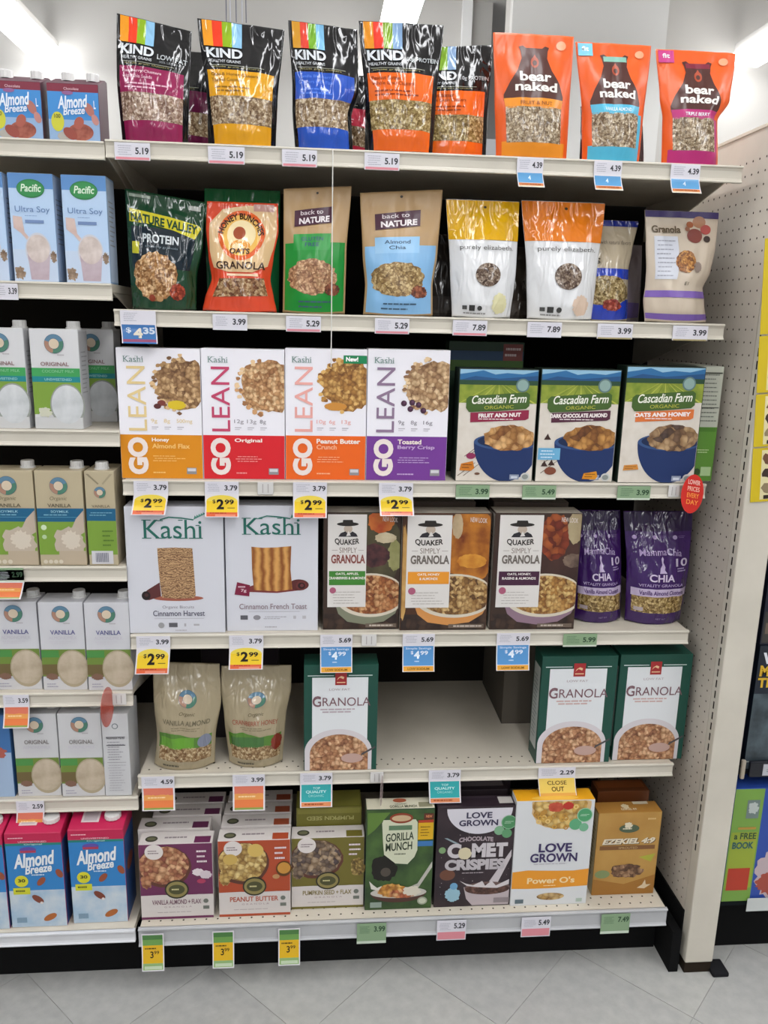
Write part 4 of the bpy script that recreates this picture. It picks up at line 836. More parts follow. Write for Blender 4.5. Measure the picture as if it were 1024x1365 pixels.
# ------------------------------------------------------------------ left bay: milk cartons
CAPW = mat('#d6d5d3', 'gloss')
def milk(label, x0, x1, y, z, h, col, draw, group, depth=.062, cap=(.72, .55), capr=.013, roof=None, sidec=None):
    w = x1-x0-.0008
    root = thing('milk_carton', label, 'milk carton', ((x0+x1)/2, y, z), 0, group)
    if roof:
        bm = bmesh.new()
        pr = [(0, 0.0003), (depth, 0.0003), (depth, h+roof), (depth*.80, h+roof), (0, h)]
        a = [bm.verts.new((-w/2, p[0], p[1])) for p in pr]; b = [bm.verts.new((w/2, p[0], p[1])) for p in pr]
        bm.faces.new(a); bm.faces.new(b[::-1])
        for i in range(5): bm.faces.new((a[i], b[i], b[(i+1) % 5], a[(i+1) % 5]))
        bmesh.ops.recalc_face_normals(bm, faces=bm.faces); bmesh.ops.bevel(bm, geom=bm.edges[:], offset=.0012, segments=1, affect='EDGES')
        bm_obj('body', bm, mat(col), root)
    else:
        box('body', -w/2, w/2, 0, depth, .0003, h, mat(col), root, .0015)
    A = front(root, w, h); draw(A); A.done()
    if sidec:
        S = side_r(root, w, h, depth); S.P('side_panel').R(.04, .02, .96, .98, sidec, 1).lines(.15, .35, .85, .80, 10, '#8a8a8c', 2, 3, .25); S.done()
    if cap:
        cz = h+(roof or 0)*min(1, cap[1]/.8)
        c = cyl('cap', ((cap[0]-.5)*w, depth*cap[1], cz-.001), capr, .016, CAPW, root, 28, ribs=1)
        cyl('cap_collar', (0, 0, 0), capr*1.15, .004, CAPW, c, 20); c.children[0].location = ((cap[0]-.5)*w, depth*cap[1], cz-.001)
    return root, w
ALM = grain('#6a2e22', '#8a4432', '#a05a42', 60)
def almond(A, u, v, a, ru=.10, rv=.022, l=5, c='#8f4a30'):
    p = []
    for i in range(20):
        t = 2*math.pi*i/20; r = 1-.25*math.cos(t)*(.5+.5*math.cos(t)); x, y = ru*math.cos(t)*r, rv*A.h/A.w*math.sin(t)*r*1.2
        ca, sa = math.cos(a), math.sin(a); p.append((u+(x*ca-y*sa), v+(x*sa+y*ca)*A.w/A.h))
    A.G(p, c, l)
def d_small(A):
    A.P('colour_panel').R(.004, .86, .996, .995, '#7a2238', 1).R(.004, .004, .996, .86, '#3b86c8', 1).R(.004, .004, .996, .38, '#8aa8cc', 2)
    A.P('picture').EC(.62, .17, .25, .15, mottled('picture_almond_heap', '#7a3428', '#ac6450', 70, .42), 4).E(.30, .09, .14, .08, '#a8a49c', 3)
    almond(A, .43, .13, -.6, .17, .075, 5, '#8f4236'); almond(A, .60, .34, 1.1, .14, .07, 5, '#a25444'); almond(A, .82, .55, -1.1, .15, .06, 5, '#a86a60'); almond(A, .92, .38, -1.2, .12, .05, 5, '#b88078')
    A.P('badge').E(.18, .34, .125, .17, '#c4c234', 4).T('100', .12, .40, .24, .47, '#5a5c20', 6, .02)
    A.P('lettering').T('Almond', .20, .58, .78, .80, '#dbe6f0', 6, .03, .15, slope=.05).T('Breeze', .30, .47, .72, .60, '#dbe6f0', 6, .02, .15, slope=.04).T('Chocolate', .33, .89, .62, .935, '#d8b0b8', 4, .01).E(.40, .84, .11, .035, '#8a5a8a', 4).T('L', .90, .58, .94, .72, '#dbe6f0', 6, .02)
milk('small blue carton with maroon top, second from the right on the top left shelf', -.207, -.113, .015, LZ[1], .098, '#4a2030', d_small, 'small maroon-topped cartons', cap=None, roof=.022, depth=.07)
milk('small blue carton with maroon top beside the maroon granola pouch', -.103, -.011, .015, LZ[1], .098, '#4a2030', d_small, 'small maroon-topped cartons', cap=None, roof=.022, depth=.07)
for k, (x, lab) in enumerate(((-.185, 'caps'), (-.13, 'caps'), (-.075, 'caps'), (-.03, 'caps'))):
    r = [o for o in bpy.data.objects if o.get('group') == 'small maroon-topped cartons'][0 if k < 2 else 1]
    cyl('cap', (x-r.location.x, .04, .111), .012, .014, CAPW, r, 24, ribs=1)
def d_pac(A):
    A.P('colour_panel').R(.004, .004, .996, .996, '#b2cae6', 1).R(.004, .86, .996, .996, '#5d8cc4', 2)
    A.P('logo').E(.5, .86, .31, .085, '#2c7a44', 4).E(.5, .86, .29, .073, '#348a4c', 5).T('Pacific', .28, .83, .74, .90, '#d4ead4', 7, .02, .2)
    A.P('lettering').T('Ultra Soy', .12, .63, .90, .70, '#5f7ba8', 5, 0).R(.33, .545, .75, .575, '#6f86b0', 4).lines(.30, .605, .75, .62, 1, '#8098c0', 5, 2, .4)
    ML = mottled('picture_soy_milk', '#b4a49c', '#d8ccc6', 45, .42); OAT = mottled('picture_soy_beans', '#6a5444', '#a8927c', 90, .42)
    A.P('picture').R(.004, .004, .996, .30, '#bccbe0', 2).G([(.26, .60), (.06, .61), (.06, .50), (.22, .45), (.40, .36), (.46, .38), (.30, .46)], mottled('picture_milk_splash', '#c0a49c', '#d4c0b8', 30, .42), 3).EC(.58, .29, .29, .17, '#c4c6d0', 3).EC(.58, .31, .26, .13, ML, 4).G([(.33, .26), (.38, .02), (.78, .02), (.84, .26)], mottled('picture_glass', '#a8949c', '#c2b4bc', 30, .42), 3)
    A.P('garnish').blob(.13, .08, .11, .06, OAT, 3, 2, .25).blob(.92, .24, .07, .05, OAT, 3, 3, .25)
for x0, x1, lab in ((-.281, -.187, 'pale blue soy carton cut by the left edge of the picture'), (-.1845, -.0965, 'pale blue soy carton, middle one on its shelf'), (-.0885, .0, 'pale blue soy carton nearest the dark green pouch')):
    milk(lab, x0, x1-.006, .015, LZ[2], .194, '#8aa8cc', d_pac, 'pale blue soy cartons', cap=None, sidec='#b4c4da')
def logo_carton(A, v=.855, r=.20, u=.5): circle_logo(A, u, v, r, 4)
def d_orig(A):
    logo_carton(A); A.P('colour_panel').R(.004, .53, .996, .615, '#3f9a56', 2).R(.004, .475, .996, .53, '#1c8288', 2).R(.004, .15, .996, .475, '#7a9a3c', 2)
    A.P('picture').E(.70, .24, .36, .22, '#8f938c', 3).E(.70, .25, .33, .195, mottled('picture_white_milk', '#b4b8ba', '#d4d6d8', 30, .42), 4).R(.004, .004, .996, .12, '#c4c4c4', 3).blob(.22, .17, .13, .05, '#c8c8b4', 4, 2, .2)
    A.P('lettering').T('ORIGINAL', .20, .635, .78, .675, '#8a6c6c', 5, .02).T('COCONUT MILK', .22, .57, .88, .598, '#8cc49a', 5, .0).T('UNSWEETENED', .26, .49, .82, .515, '#8cc4c8', 5, .02).lines(.55, .735, .75, .755, 1, '#a8a4a8', 5, 1, .5)
for x0, x1, y, lab in ((-.268, -.176, .012, 'white carton with green band, left one beside the shelf edge'), (-.166, -.073, .012, 'white carton with green band, front right one on its shelf'), (-.128, -.036, .135, 'white carton with green band standing in shadow in the second row')):
    milk(lab, x0, x1, y, LZ[3], .194, '#cfcfd1', d_orig, 'white cartons with green bands', cap=(.80, .62), sidec='#bcbcbe')
def d_soy(A):
    logo_carton(A, .845, .19); A.P('colour_panel').R(.004, .47, .996, .61, '#1a5c80', 2).R(.004, .12, .996, .47, '#77993a', 2).R(.004, .515, .996, .52, '#5a94ac', 3)
    A.P('picture').G([(.99, .59), (.99, .36), (.80, .30), (.72, .40), (.82, .50)], '#b8a898', 4).blob(.66, .26, .32, .16, '#b9ab9a', 4, 4, .14, clip=(.25, .02, .995, .45)).R(.42, .012, .995, .16, '#b4a48e', 4).blob(.7, .28, .2, .09, '#cfc4b4', 5, 3, .2)
    A.P('lettering').T('Organic', .30, .685, .66, .735, '#6c6450', 5, .0, .2).T('VANILLA', .24, .622, .74, .66, '#5c5444', 5, .015).T('SOYMILK', .30, .565, .68, .59, '#9ccad8', 5, .01).lines(.14, .53, .85, .555, 1, '#7ab0c4', 5, 1, .4)
    A.P('small_marks').O(.13, .41, .06, '#c8d8b8', 5).O(.13, .31, .05, '#b0c89c', 5)
    for k in range(4): A.O(.12+.11*k, .045, .045, '#cfc6b4', 5)
def d_soys(A):
    A.P('fold').G([(.05, .97), (.14, .97), (.48, .87), (.44, .86)], '#8a8068', 2).G([(.95, .97), (.86, .97), (.58, .87), (.62, .86)], '#a0957c', 2)
    logo_carton(A, .78, .20); A.P('colour_panel').R(.004, .48, .996, .61, '#1a5c80', 2).R(.004, .12, .996, .48, '#77993a', 2)
    A.P('lettering').T('VANILLA', .20, .622, .82, .65, '#6c6450', 5, .01).lines(.1, .53, .9, .58, 2, '#7ab0c4', 5, 1, .3).lines(.5, .2, .9, .4, 4, '#55742a', 5, 1, .3)
    A.P('barcode').R(.10, .02, .84, .16, '#c9c8cc', 4)
    for k in range(14): A.R(.24+.032*k, .04, .24+.032*k+.014*(1+k % 2)*.7, .14, '#5a5c70', 5)
milk('tan soymilk carton cut by the left edge of the picture', -.279, -.177, .006, LZ[4], .198, '#b5a88c', d_soy, 'tan soymilk cartons', cap=(.80, .6))
milk('tan soymilk carton, middle one, with splashing milk picture', -.1745, -.081, .006, LZ[4], .198, '#b5a88c', d_soy, 'tan soymilk cartons', cap=(.80, .6))
milk('tan soymilk carton turned side-on showing its barcode', -.077, -.018, .006, LZ[4], .198, '#b5a88c', d_soys, 'tan soymilk cartons', cap=(.5, .3), depth=.09)
def d_alm(tc, name):
    def d(A):
        logo_carton(A, .87, .20); A.P('colour_panel').R(.004, .16, .996, .47, '#6c8438', 2).R(.004, .18, .40, .30, '#6a5c38', 3).R(.004, .38, .40, .46, '#4a8a44', 3)
        A.P('picture').E(.70, .25, .36, .215, '#a89a80', 4).E(.70, .26, .33, .19, mottled('picture_milk_glass', '#a6967e', '#c6b8a4', 30, .42), 5).R(.004, .004, .996, .12, '#c9c7c8', 3).blob(.22, .16, .14, .035, '#7c5c4c', 4, 3, .15)
        A.P('lettering').T(name, .24, .64, .80, .69, tc, 5, .015).T('ALMONDMILK', .20, .585, .84, .62, '#c0bcc6', 5, 0).lines(.20, .53, .84, .57, 2, '#c4c0c8', 5, 2, .25).lines(.08, .03, .40, .09, 2, '#9a96a8', 5, 3, .35).lines(.55, .755, .75, .775, 1, '#a8a4a8', 5, 1, .5)
    return d
for x0, x1, y, lab in ((-.289, -.194, .018, 'white vanilla carton cut by the left edge of the picture'), (-.190, -.098, .013, 'white vanilla carton, middle one of its row'), (-.0955, -.003, .009, 'white vanilla carton nearest the shredded wheat box')):
    milk(lab, x0, x1, y, LZ[5], .198, '#c9c9ce', d_alm('#56568a', 'VANILLA'), 'white vanilla cartons', cap=(.82, .6))
milk('white original carton, left one under the orange sale tag', -.262, -.169, .013, LZ[6], .197, '#c6c6c8', d_alm('#7c7674', 'ORIGINAL'), 'white original cartons', cap=(.8, .6))
milk('white original carton, middle one of its row', -.166, -.074, .008, LZ[6], .199, '#c6c6c8', d_alm('#7c7674', 'ORIGINAL'), 'white original cartons', cap=(.8, .6))
def d_side(A):
    A.P('logo').O(.5, .855, .12, '#6c7478', 3).O(.5, .855, .085, '#c4c4c6', 4)
    A.P('lettering').R(.14, .72, .86, .728, '#5a585c', 3).T('Nutrition Facts', .16, .70, .84, .725, '#4a484c', 4, .02).R(.14, .62, .86, .63, '#4a484c', 3).lines(.15, .44, .85, .68, 8, '#8c8a90', 3, 2, .3).R(.14, .415, .86, .419, '#6a686c', 3).lines(.15, .06, .85, .40, 11, '#a4a2a8', 3, 3, .25)
milk('white original carton turned side-on showing nutrition facts', -.073, -.016, .005, LZ[6], .198, '#c4c4c6', d_side, 'white original cartons', cap=None, depth=.09)
def d_blue0(A): A.P('colour_panel').R(.004, .004, .996, .996, '#3c6ca4', 1).R(.004, .004, .996, .55, '#9ab0cc', 2).blob(.5, .55, .4, .1, '#a8584c', 3)
milk('blue carton at the left edge beside the white original cartons', -.372, -.268, .012, LZ[6], .195, '#3a6496', d_blue0, 'tall blue cartons', cap=None)
def d_breeze(A):
    A.P('colour_panel').R(.004, .004, .996, .90, '#2f7cbc', 1).R(.004, .875, .996, .90, '#1f7a70', 3).R(.004, .90, .996, .996, '#b8204c', 3)
    A.R(.004, .004, .996, .40, mottled('picture_milk_swirl', '#8fb0cc', '#cfd4d6', 18, .42), 2)
    A.P('picture'); almond(A, .60, .50, .9, .12, .024); almond(A, .92, .58, 2.0, .11, .024); almond(A, .52, .30, -.7, .14, .026, c='#7c4030'); almond(A, .72, .11, .5, .15, .026, c='#a8602c')
    A.O(.57, .265, .028, '#d8d0cc', 6)
    A.P('badge').O(.24, .50, .12, '#d0cc2c', 4).R(.08, .36, .38, .43, '#c8c82c', 4).T('30', .18, .49, .31, .525, '#3c3e1c', 6, .03).lines(.12, .375, .36, .42, 1, '#6a6c20', 5, 1, .4)
    A.P('lettering').T('Almond', .13, .655, .86, .805, '#e0e6ea', 6, .035, .15, slope=.045).T('Breeze', .32, .585, .80, .675, '#e0e6ea', 6, .03, .15, slope=.03).lines(.40, .55, .78, .58, 1, '#c0d4e4', 5, 2, .4).T('UNSWEETENED', .24, .908, .74, .924, '#e0b8c4', 6, .01).T('Original', .34, .878, .66, .896, '#b8d8d4', 6, .01).E(.40, .83, .15, .03, '#5a4a9c', 4).R(.26, .80, .54, .825, '#a83a54', 5).lines(.06, .945, .34, .965, 1, '#e8b4c0', 6, 4, .5)
    A.P('small_marks').R(.10, .055, .28, .11, '#7a94a8', 5)
for x0, x1, y, lab in ((-.394, -.284, -.039, 'tall blue almond carton with pink roof, cut by the left edge'), (-.281, -.161, -.036, 'tall blue almond carton with pink roof, middle one'), (-.150, -.030, -.030, 'tall blue almond carton with pink roof, next to the purple box')):
    root, w = milk(lab, x0, x1, y, LZ[7], .236, '#b81f4e', d_breeze, 'tall blue almond cartons', cap=None, depth=.085, roof=.016)
    S = side_r(root, w, .236, .085); S.P('side_panel').R(.01, .01, .99, .90, '#274a80', 1).E(.5, .55, .3, .08, '#8a4a34', 2); S.done()
    rf = Art(root, lambda u, v, o, w=w: ((u-.5)*w, v*.068-o*.2, .236+v*.016+o), w, .07)
    rf.P('roof_patch').R(.20, .30, .52, .80, '#cdbfc0', 2).R(.24, .36, .48, .74, '#b4a8ac', 3); rf.done()
    c = cyl('cap', (.21*w*1.2, .036, .2435), .018, .010, CAPW, root, 28, ribs=1)

# ------------------------------------------------------------------ display beyond the post
root, w = carton('cereal_box', 'dark blue-black box with yellow lettering at the right edge', 1.366, 1.52, -.040, .5125, .30, .06, mat('#1c2430'), cat='box')
A = front(root, w, .30)
A.P('picture').R(.0, .0, 1, .62, mottled('picture_misty_rocks', '#23292e', '#56646c', 20, .3), 1)
A.P('lettering').T('WIN', .06, .86, .5, .95, '#d8dce4', 4, .05).T('MOVIE', .04, .76, .62, .85, '#d0a82c', 4, .05).T('TICKETS', .03, .67, .8, .75, '#d0a82c', 4, .04).R(.02, .055, .5, .065, '#8a9090', 3); A.done()
root, w = carton('cereal_box', 'dark upper box on the side display beside the end post', 1.366, 1.52, -.036, .8135, .26, .06, mat('#1d2030'), cat='box')
A = front(root, w, .26); A.P('picture').R(.02, .02, .98, .3, '#3c3a38', 1).R(.05, .10, .6, .2, '#6a5c50', 2); A.done()
root, w = carton('cereal_box', 'lime green and blue box offering a free book at the right edge', 1.352, 1.52, -.046, .1655, .30, .06, mat('#2c4a9c'), cat='cereal box')
A = front(root, w, .30)
A.P('colour_panel').R(.0, .0, .42, .995, '#749c44', 1).R(.02, .12, .40, .62, '#93a436', 2)
A.P('picture').R(.19, .74, .37, .90, '#6c7c78', 3).blob(.28, .83, .07, .05, '#b4bcb8', 4, 2, .2).blob(.75, .25, .30, .22, '#b9a8ac', 2, 3, .15, clip=(.42, .01, .99, .6)).blob(.68, .16, .2, .1, '#a04a3c', 3, 5, .15, clip=(.42, .01, .99, .6)).R(.04, .10, .36, .30, '#b03a26', 3)
A.P('lettering').T('a FREE', .06, .56, .38, .615, '#2c4a34', 5, .02).T('BOOK', .05, .475, .36, .535, '#2c5a5c', 5, .03).R(.10, .645, .36, .665, '#b08a3c', 4).R(.14, .548, .36, .552, '#b86a3c', 4).T('A', .72, .70, .95, .80, '#d4dcec', 4, .03); A.done()
tg = thing('price_label', 'white shelf label under the lime green box', 'price tag', (1.415, -.0505, .14)); box('paper', 0, .09, -.0012, 0, .0, .035, mat('#c4c8c6', 'paper'), tg)
A = Art(tg, lambda u, v, o: (u*.09, -.0012-o, v*.035), .09, .035, 'paper'); A.P('lettering').T('1.99', .62, .3, .98, .75, '#3a3a3a', 2, .02); A.done()
tg = thing('price_label', 'white label on the dark rail of the side display', 'price tag', (1.405, -.0525, .502)); box('paper', 0, .09, -.0012, 0, .0, .028, mat('#b4b6bc', 'paper'), tg)
A = Art(tg, lambda u, v, o: (u*.09, -.0012-o, v*.028), .09, .028, 'paper'); A.P('lettering').lines(.08, .3, .8, .8, 3, '#7a7c84', 2, 3, .4); A.done()
# yellow cards clipped down the post
YC = mat('#c9b01c', 'card')
for k, (za, zb, lab) in enumerate(((1.147, 1.258, 'lowest yellow card of the strip hanging on the end post'), (1.261, 1.366, 'yellow card second from the bottom on the end post'), (1.369, 1.479, 'yellow card third from the bottom on the end post'), (1.482, 1.66, 'tall topmost yellow card on the end post'))):
    c = thing('yellow_card', lab, 'card', (1.2735-(za-1.147)*.078, -.0845-.001*k, za), 0, 'yellow cards on the end post'); c.rotation_euler = (0, -.078, 0)
    h = zb-za; box('card', 0, .095, -.0012, 0, 0, h, YC, c)
    A = Art(c, lambda u, v, o, h=h: (u*.095, -.0012-o, v*h), .095, h)
    A.P('printed_shapes').R(.20, .04, 1, .96, '#d8cfa0', 1)
    for q in range(3):
        A.blob(.34, .26+.27*q, .11, .10, ('#8a7a5c', '#3a2c24', '#6a4a34')[q], 2, q+k, .3, 12).blob(.66, .30+.25*q, .13, .10, ('#3a2c24', '#8a6a4c', '#4a4a3c')[q], 2, q+k+5, .3, 12)
    A.R(.28, .05, .40, .12, '#2c2018', 3); A.done()

# ------------------------------------------------------------------ price tags on the shelf fronts
PAP = '#d4d2da'
def tag(label, x0, x1, zt, price, style, yf=0.0, L=.0, lip=LIP, skew=0.0, group=None):
    """paper strip in the price channel with an optional card hanging from it"""
    w = x1-x0
    t = thing('price_tag', label, 'price tag', (x0, yf-.0034, zt), 0, group or 'price tags along the shelf fronts')
    hs = lip-.002 if style in ('pink', 'tan', 'green', 'white') else lip-.004
    base = {'green': '#86a07e', 'greenyellow': '#7fae58'}.get(style, PAP)
    if style != 'greenyellow':
        box('paper_strip', 0, w, -.0008, 0.0, -.002-hs, -.002, mat(base, 'paper'), t)
        A = Art(t, lambda u, v, o: (u*w, -.0008-o, -.002-hs+v*hs), w, hs, 'paper', .00015)
        A.P('lettering')
        if price: A.T(price, .58, .34 if lip < .05 else .58, .96, .74 if lip < .05 else .86, '#3c3c42' if style != 'green' else '#2f4a34', 2, .03)
        A.lines(.08, .25 if lip < .05 else .5, .50, .88, 5, '#a8a8b2' if style != 'green' else '#5c7a5c', 1, len(label), .35)
        if style == 'pink': A.P('sale_stripe').R(.03, .05 if lip > .05 else .03, .97, .42 if lip > .05 else .17, '#d88a94', 1)
        if style == 'green': A.P('sale_stripe').R(.0, .0, 1, .13, '#c9d4c4', 1)
        if style == 'tan': A.P('sale_stripe').R(.02, .0, .98, .10, '#a89a70', 1)
        A.done()
    if L:
        z0 = -.004-hs+.004
        sk = math.tan(skew)
        bend = .006
        def fn(u, v, o):
            q = 1-v
            return (u*w+sk*q*L, -.0012-bend*q*q*1.5-o, z0-q*L)
        vs = []; fs = []
        for off in (0, -.0006):
            for j in range(7):
                for i in range(2): vs.append(fn(i, 1-j/6, off))
        for j in range(6):
            a = 2*j; fs += [(a, a+1, a+3, a+2), (a+16, a+17, a+15, a+14)]
        fs += [(0, 14, 15, 1), (12, 13, 27, 26)]+[(2*j, 2*j+2, 2*j+16, 2*j+14) for j in range(6)]+[(2*j+1, 2*j+15, 2*j+17, 2*j+3) for j in range(6)]
        link_mesh('sale_card', vs, fs, [mat('#dcd8dc', 'gloss')], None, t)
        A = Art(t, fn, w, L, 'gloss', .00015, sub=.009)
        if style == 'yellow':
            A.P('card_print').R(.04, .20, .96, .70, '#e8c42c', 1).E(.5, .68, .46, .28, '#e8cf50', 1, 0, 180).R(.04, .03, .96, .21, '#d8643c', 1).R(.30, .04, .90, .12, '#e08a70', 2).lines(.08, .14, .9, .20, 1, '#a83c28', 3, 2, .6)
            A.P('card_price').T('2', .34, .34, .56, .78, '#241c14', 4, .04).T('99', .58, .55, .85, .76, '#241c14', 4, .03).T('$', .22, .58, .31, .76, '#241c14', 4, .01).R(.66, .38, .88, .41, '#6a5a20', 3)
        elif style == 'blue4':
            A.P('card_print').R(.03, .0, .97, .98, '#3a6ca6', 1).R(.03, .08, .97, .22, '#8c4a68', 2)
            A.P('card_price').T('4', .34, .28, .60, .80, '#c9c4b4', 4, .05).T('35', .62, .50, .95, .85, '#b4c4d4', 4, .04).T('$', .14, .52, .28, .84, '#b4c4d4', 4, .02)
        elif style == 'blue5':
            A.P('card_print').R(.03, .22, .97, .97, '#5590c8', 1).R(.03, .02, .97, .20, '#dfa03c', 1)
            A.P('card_price').T('Simple Savings', .10, .82, .90, .92, '#cfe0f0', 4, .01).T('4', .36, .48, .54, .78, '#dce8f4', 4, .04).T('99', .56, .62, .80, .78, '#dce8f4', 4, .02).T('$', .26, .64, .34, .78, '#dce8f4', 4, .01).lines(.36, .34, .60, .42, 1, '#b8d0e8', 3, 2, .5).T('LOW SODIUM', .16, .07, .84, .15, '#7a5410', 4, .02)
        elif style == 'bear':
            A.P('card_print').R(.03, .30, .97, .95, '#5b98c8', 1).R(.03, .10, .97, .28, '#c87a4c', 1).R(.03, .02, .97, .10, '#dccbb0', 1)
            A.P('card_price').T('4', .42, .5, .52, .78, '#cfe2f0', 3, .03).T('LOW SODIUM', .14, .14, .86, .24, '#8a4a24', 4, .01)
        elif style == 'orange':
            A.P('card_print').R(.05, .04, .95, .96, '#e07a44', 1).R(.05, .62, .95, .96, '#d8745c', 2).R(.05, .42, .95, .66, '#e09a50', 2).R(.05, .04, .95, .12, '#8a9a4c', 2)
            A.P('lettering').lines(.16, .48, .84, .58, 1, '#f0cc98', 3, 3, .6)
        elif style == 'teal':
            A.P('card_print').R(.04, .22, .96, .96, '#2fa3a6', 1).R(.04, .03, .96, .20, '#d88a5c', 1)
            A.P('lettering').T('TOP', .40, .74, .62, .85, '#a4dcdc', 4, .02).T('QUALITY', .18, .56, .82, .70, '#b4e4e4', 4, .03).T('ORGANIC', .26, .42, .74, .52, '#8cd0d0', 4, .01).lines(.12, .07, .88, .16, 1, '#a04c28', 3, 3, .6)
        elif style == 'closeout':
            A.P('card_print').R(.02, .02, .98, .98, '#e8c860', 1).R(.02, .02, .98, .2, '#e0a850', 2)
            A.P('card_price').T('CLOSE', .24, .62, .76, .84, '#5a4420', 4, .01).T('OUT', .34, .28, .68, .52, '#5a4420', 4, .02)
        elif style == 'greenyellow':
            A.P('card_print').R(.05, .68, .95, .97, '#6a9a4c', 1).R(.05, .84, .95, .97, '#4a7a40', 2).R(.05, .20, .95, .68, '#dcb01c', 1).R(.05, .03, .95, .20, '#8cae70', 1).R(.12, .05, .90, .13, '#c0d0b0', 2)
            A.P('card_price').T('3', .38, .34, .53, .52, '#3a3010', 4, .02).T('99', .55, .44, .78, .53, '#3a3010', 4, .01).lines(.08, .56, .92, .62, 1, '#5a4810', 3, 2, .6)
        elif style == 'fold':
            A.P('card_print').R(.04, .2, .96, .9, '#c8d4c4', 1)
        A.done()
    return t
def T1(s, x0, x1, price, style, what, L=0.0, skew=0.0, yf=0.0, zt=None, lip=LIP):
    words = {'white': 'white price tag', 'pink': 'white price tag with pink edge', 'tan': 'white price tag with cream edge', 'yellow': 'price tag with hanging yellow 2.99 card', 'blue4': 'price tag with curved blue 4.35 card', 'blue5': 'price tag with hanging blue 4.99 card',
             'bear': 'price tag with small blue and orange card', 'orange': 'price tag with hanging orange card', 'teal': 'price tag with hanging teal card', 'closeout': 'price tag with yellow CLOSE OUT card', 'green': 'pale green price tag', 'greenyellow': 'green and yellow 3.99 tag'}[style]
    tag(words+' below the '+what, x0, x1, (zt if zt is not None else SZ[s]), price, style, yf, L, lip, skew)
for x0, x1, what in ((.017, .081, 'maroon-panelled pouch'), (.186, .253, 'yellow-panelled pouch'), (.322, .387, 'blue-panelled pouch'), (.476, .542, 'orange-panelled pouch')): T1(1, x0, x1, '5.19', 'pink', what, zt=SZ[1]-.003)
for x0, x1, what in ((.768, .819, 'amber-banded bear pouch'), (.919, .974, 'blue-banded bear pouch'), (1.072, 1.131, 'magenta-banded bear pouch')): T1(1, x0, x1, '4.39', 'bear', what, .028, .12)
T1(2, .012, .079, '', 'blue4', 'dark green pouch', .036, .10)
for x0, x1, p, st, what in ((.187, .253, '3.99', 'white', 'cream and red bag'), (.328, .396, '5.29', 'pink', 'green-panelled tan pouch'), (.502, .570, '5.29', 'pink', 'blue-panelled tan pouch'), (.657, .726, '7.89', 'pink', 'yellow-topped pouch'), (.808, .878, '7.89', 'white', 'orange-topped pouch'), (.952, 1.025, '3.99', 'tan', 'half-hidden blue pouch'), (1.109, 1.183, '3.99', 'tan', 'lilac-striped bag')): T1(2, x0, x1, p, st, what, zt=SZ[2]-.003)
for x0, x1, what, L, sk in ((.022, .090, 'amber-panelled box', .042, -.15), (.163, .231, 'red-panelled box', .046, 0), (.341, .410, 'orange-panelled box', .047, 0), (.517, .588, 'violet-panelled box', .042, .08)): T1(3, x0, x1, '3.79', 'yellow', what, L, sk)
for x0, x1, p, what in ((.678, .749, '3.99', 'crimson-banded farm box'), (.819, .891, '5.49', 'plum-banded farm box'), (1.024, 1.096, '3.99', 'orange-banded farm box')): T1(3, x0, x1, p, 'green', what, zt=SZ[3]-.003)
T1(4, .012, .082, '3.99', 'yellow', 'shredded wheat box', .056, -.08); T1(4, .205, .277, '3.79', 'yellow', 'golden toast box', .048, -.03)
for x0, x1, what in ((.398, .467, 'green-striped granola box'), (.576, .646, 'orange-striped granola box'), (.783, .857, 'plum-striped granola box')): T1(4, x0, x1, '5.69', 'blue5', what, .058, .01)
T1(4, .932, 1.008, '5.99', 'green', 'left purple pouch', zt=SZ[4]-.003)
T1(5, .008, .079, '4.59', 'orange', 'rumpled tan pouch', .052, .02); T1(5, .206, .277, '3.99', 'orange', 'smooth tan pouch', .058, 0)
T1(5, .355, .427, '3.79', 'teal', 'lone dark green box', .054, 0); T1(5, .645, .718, '3.79', 'teal', 'empty stretch of shelf', .052, .05); T1(5, .898, .985, '2.29', 'closeout', 'pair of dark green boxes', .044, .12)
for x0, x1, what in ((.004, .053, 'purple organic box'), (.160, .208, 'rust-orange organic box'), (.307, .356, 'olive organic box')): T1(6, x0, x1, '', 'greenyellow', what, .090, 0, yf=-.057, zt=SZ[6]+.015, lip=.030)
for x0, x1, p, st, what in ((.485, .552, '3.99', 'green', 'jungle-picture box'), (.669, .737, '5.29', 'pink', 'space-picture box'), (.867, .936, '5.49', 'pink', 'white and gold ring cereal box'), (1.057, 1.126, '7.49', 'green', 'brown and gold box')): T1(6, x0, x1, p, st, what, yf=-.057, zt=SZ[6]-.004, lip=.055)
T1(2, -.215, -.174, '3.39', 'white', 'pale blue soy cartons', zt=LZ[2]-.003); T1(4, -.262, -.206, '2.99', 'green', 'tan soymilk cartons', zt=LZ[4])
t_ = tag('orange sale card hanging by the green tag under the tan soymilk cartons', -.262, -.206, LZ[4]-.004, '', 'orange', 0, .034, skew=-.2)
T1(5, -.269, -.216, '3.59', 'orange', 'white vanilla cartons', .046, -.05, zt=LZ[5]); T1(6, -.262, -.203, '2.59', 'orange', 'white original cartons', .048, -.10, zt=LZ[6])

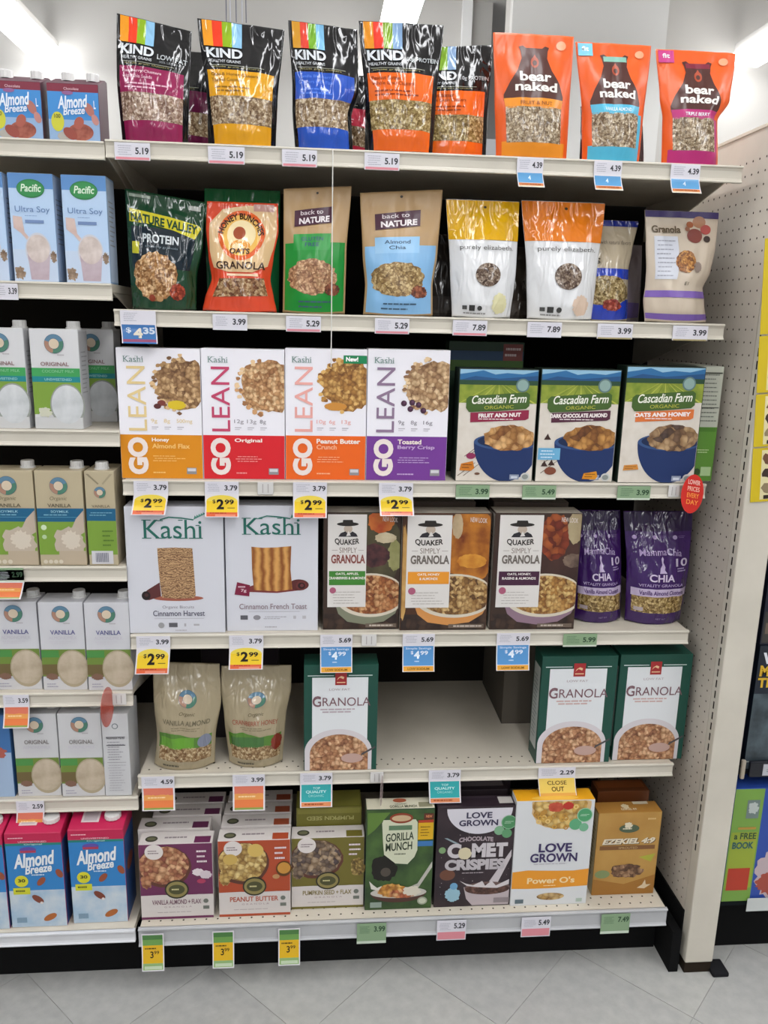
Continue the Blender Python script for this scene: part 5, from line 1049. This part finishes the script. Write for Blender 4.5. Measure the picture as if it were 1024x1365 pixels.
# clips and flags on the channels
def flag(label, x, y, zc, rx, rz, m, yaw, txt=None):
    t = thing('shelf_flag', label, 'shelf flag', (x, y, zc), yaw)
    n = 28; vs = []; fs = []
    for yy in (0, .0008):
        for i in range(n): a = 2*math.pi*i/n; vs.append((rx*math.cos(a), yy, rz*math.sin(a)))
    fs = [tuple(range(n)), tuple(reversed(range(n, 2*n)))]+[(i, i+n, (i+1) % n+n, (i+1) % n) for i in range(n)]
    link_mesh('disc', vs, fs, [m], None, t)
    if txt:
        A = Art(t, lambda u, v, o: ((u-.5)*2*rx, -o, (v-.5)*2*rz), 2*rx, 2*rz, 'gloss'); A.P('lettering')
        for i, (s, c) in enumerate(txt): A.T(s, .26, .74-.17*i, .80, .86-.17*i, c, 2, .02, slope=-.05)
        A.done()
    return t
def clip(label, x, zt, w=.032):
    t = thing('channel_clip', label, 'clip', (x, -.0036, zt)); box('clip_plate', 0, w, -.0015, 0, -.028, -.002, clear_plastic('clip_plastic', '#dcdad8', .85), t, .0006)
    box('clip_bar', w*.30, w*.36, -.0022, -.0015, -.024, -.006, mat('#a8a4a2', 'gloss'), t); box('clip_bar', w*.64, w*.70, -.0022, -.0015, -.024, -.006, mat('#a8a4a2', 'gloss'), t)
    return t
clip('clear plastic clip under the red-panelled box', .269, SZ[3]); clip('clear plastic clip right of the green-striped granola box tag', .487, SZ[4]); clip('clear plastic clip holding the red oval flag', 1.135, SZ[3], .024)
clip('clear plastic clip right of the lone dark green box', .512, SZ[5]-.001, .03); clip('clear plastic clip holding the reddish flag by the vanilla cartons', -.045, LZ[5], .03)
flag('red oval shelf flag with slanted lettering at the right shelf end', 1.181, -.020, 1.150, .0245, .042, mat('#cc2c24', 'gloss'), 0, (('LOWER', '#f0c0b4'), ('PRICES', '#f0b09c'), ('EVERY', '#f09040'), ('DAY', '#f09040')))
flag('see-through pinkish flag seen edge-on by the vanilla cartons', -.048, -.030, LZ[5]-.020, .030, .044, clear_plastic('red_clear', '#c85a4c', .6), 1.38)
flag('see-through pale flag seen edge-on beside the lone green box', .537, -.026, SZ[5]-.036, .022, .036, clear_plastic('pale_clear', '#c8b4b4', .5), 1.35)
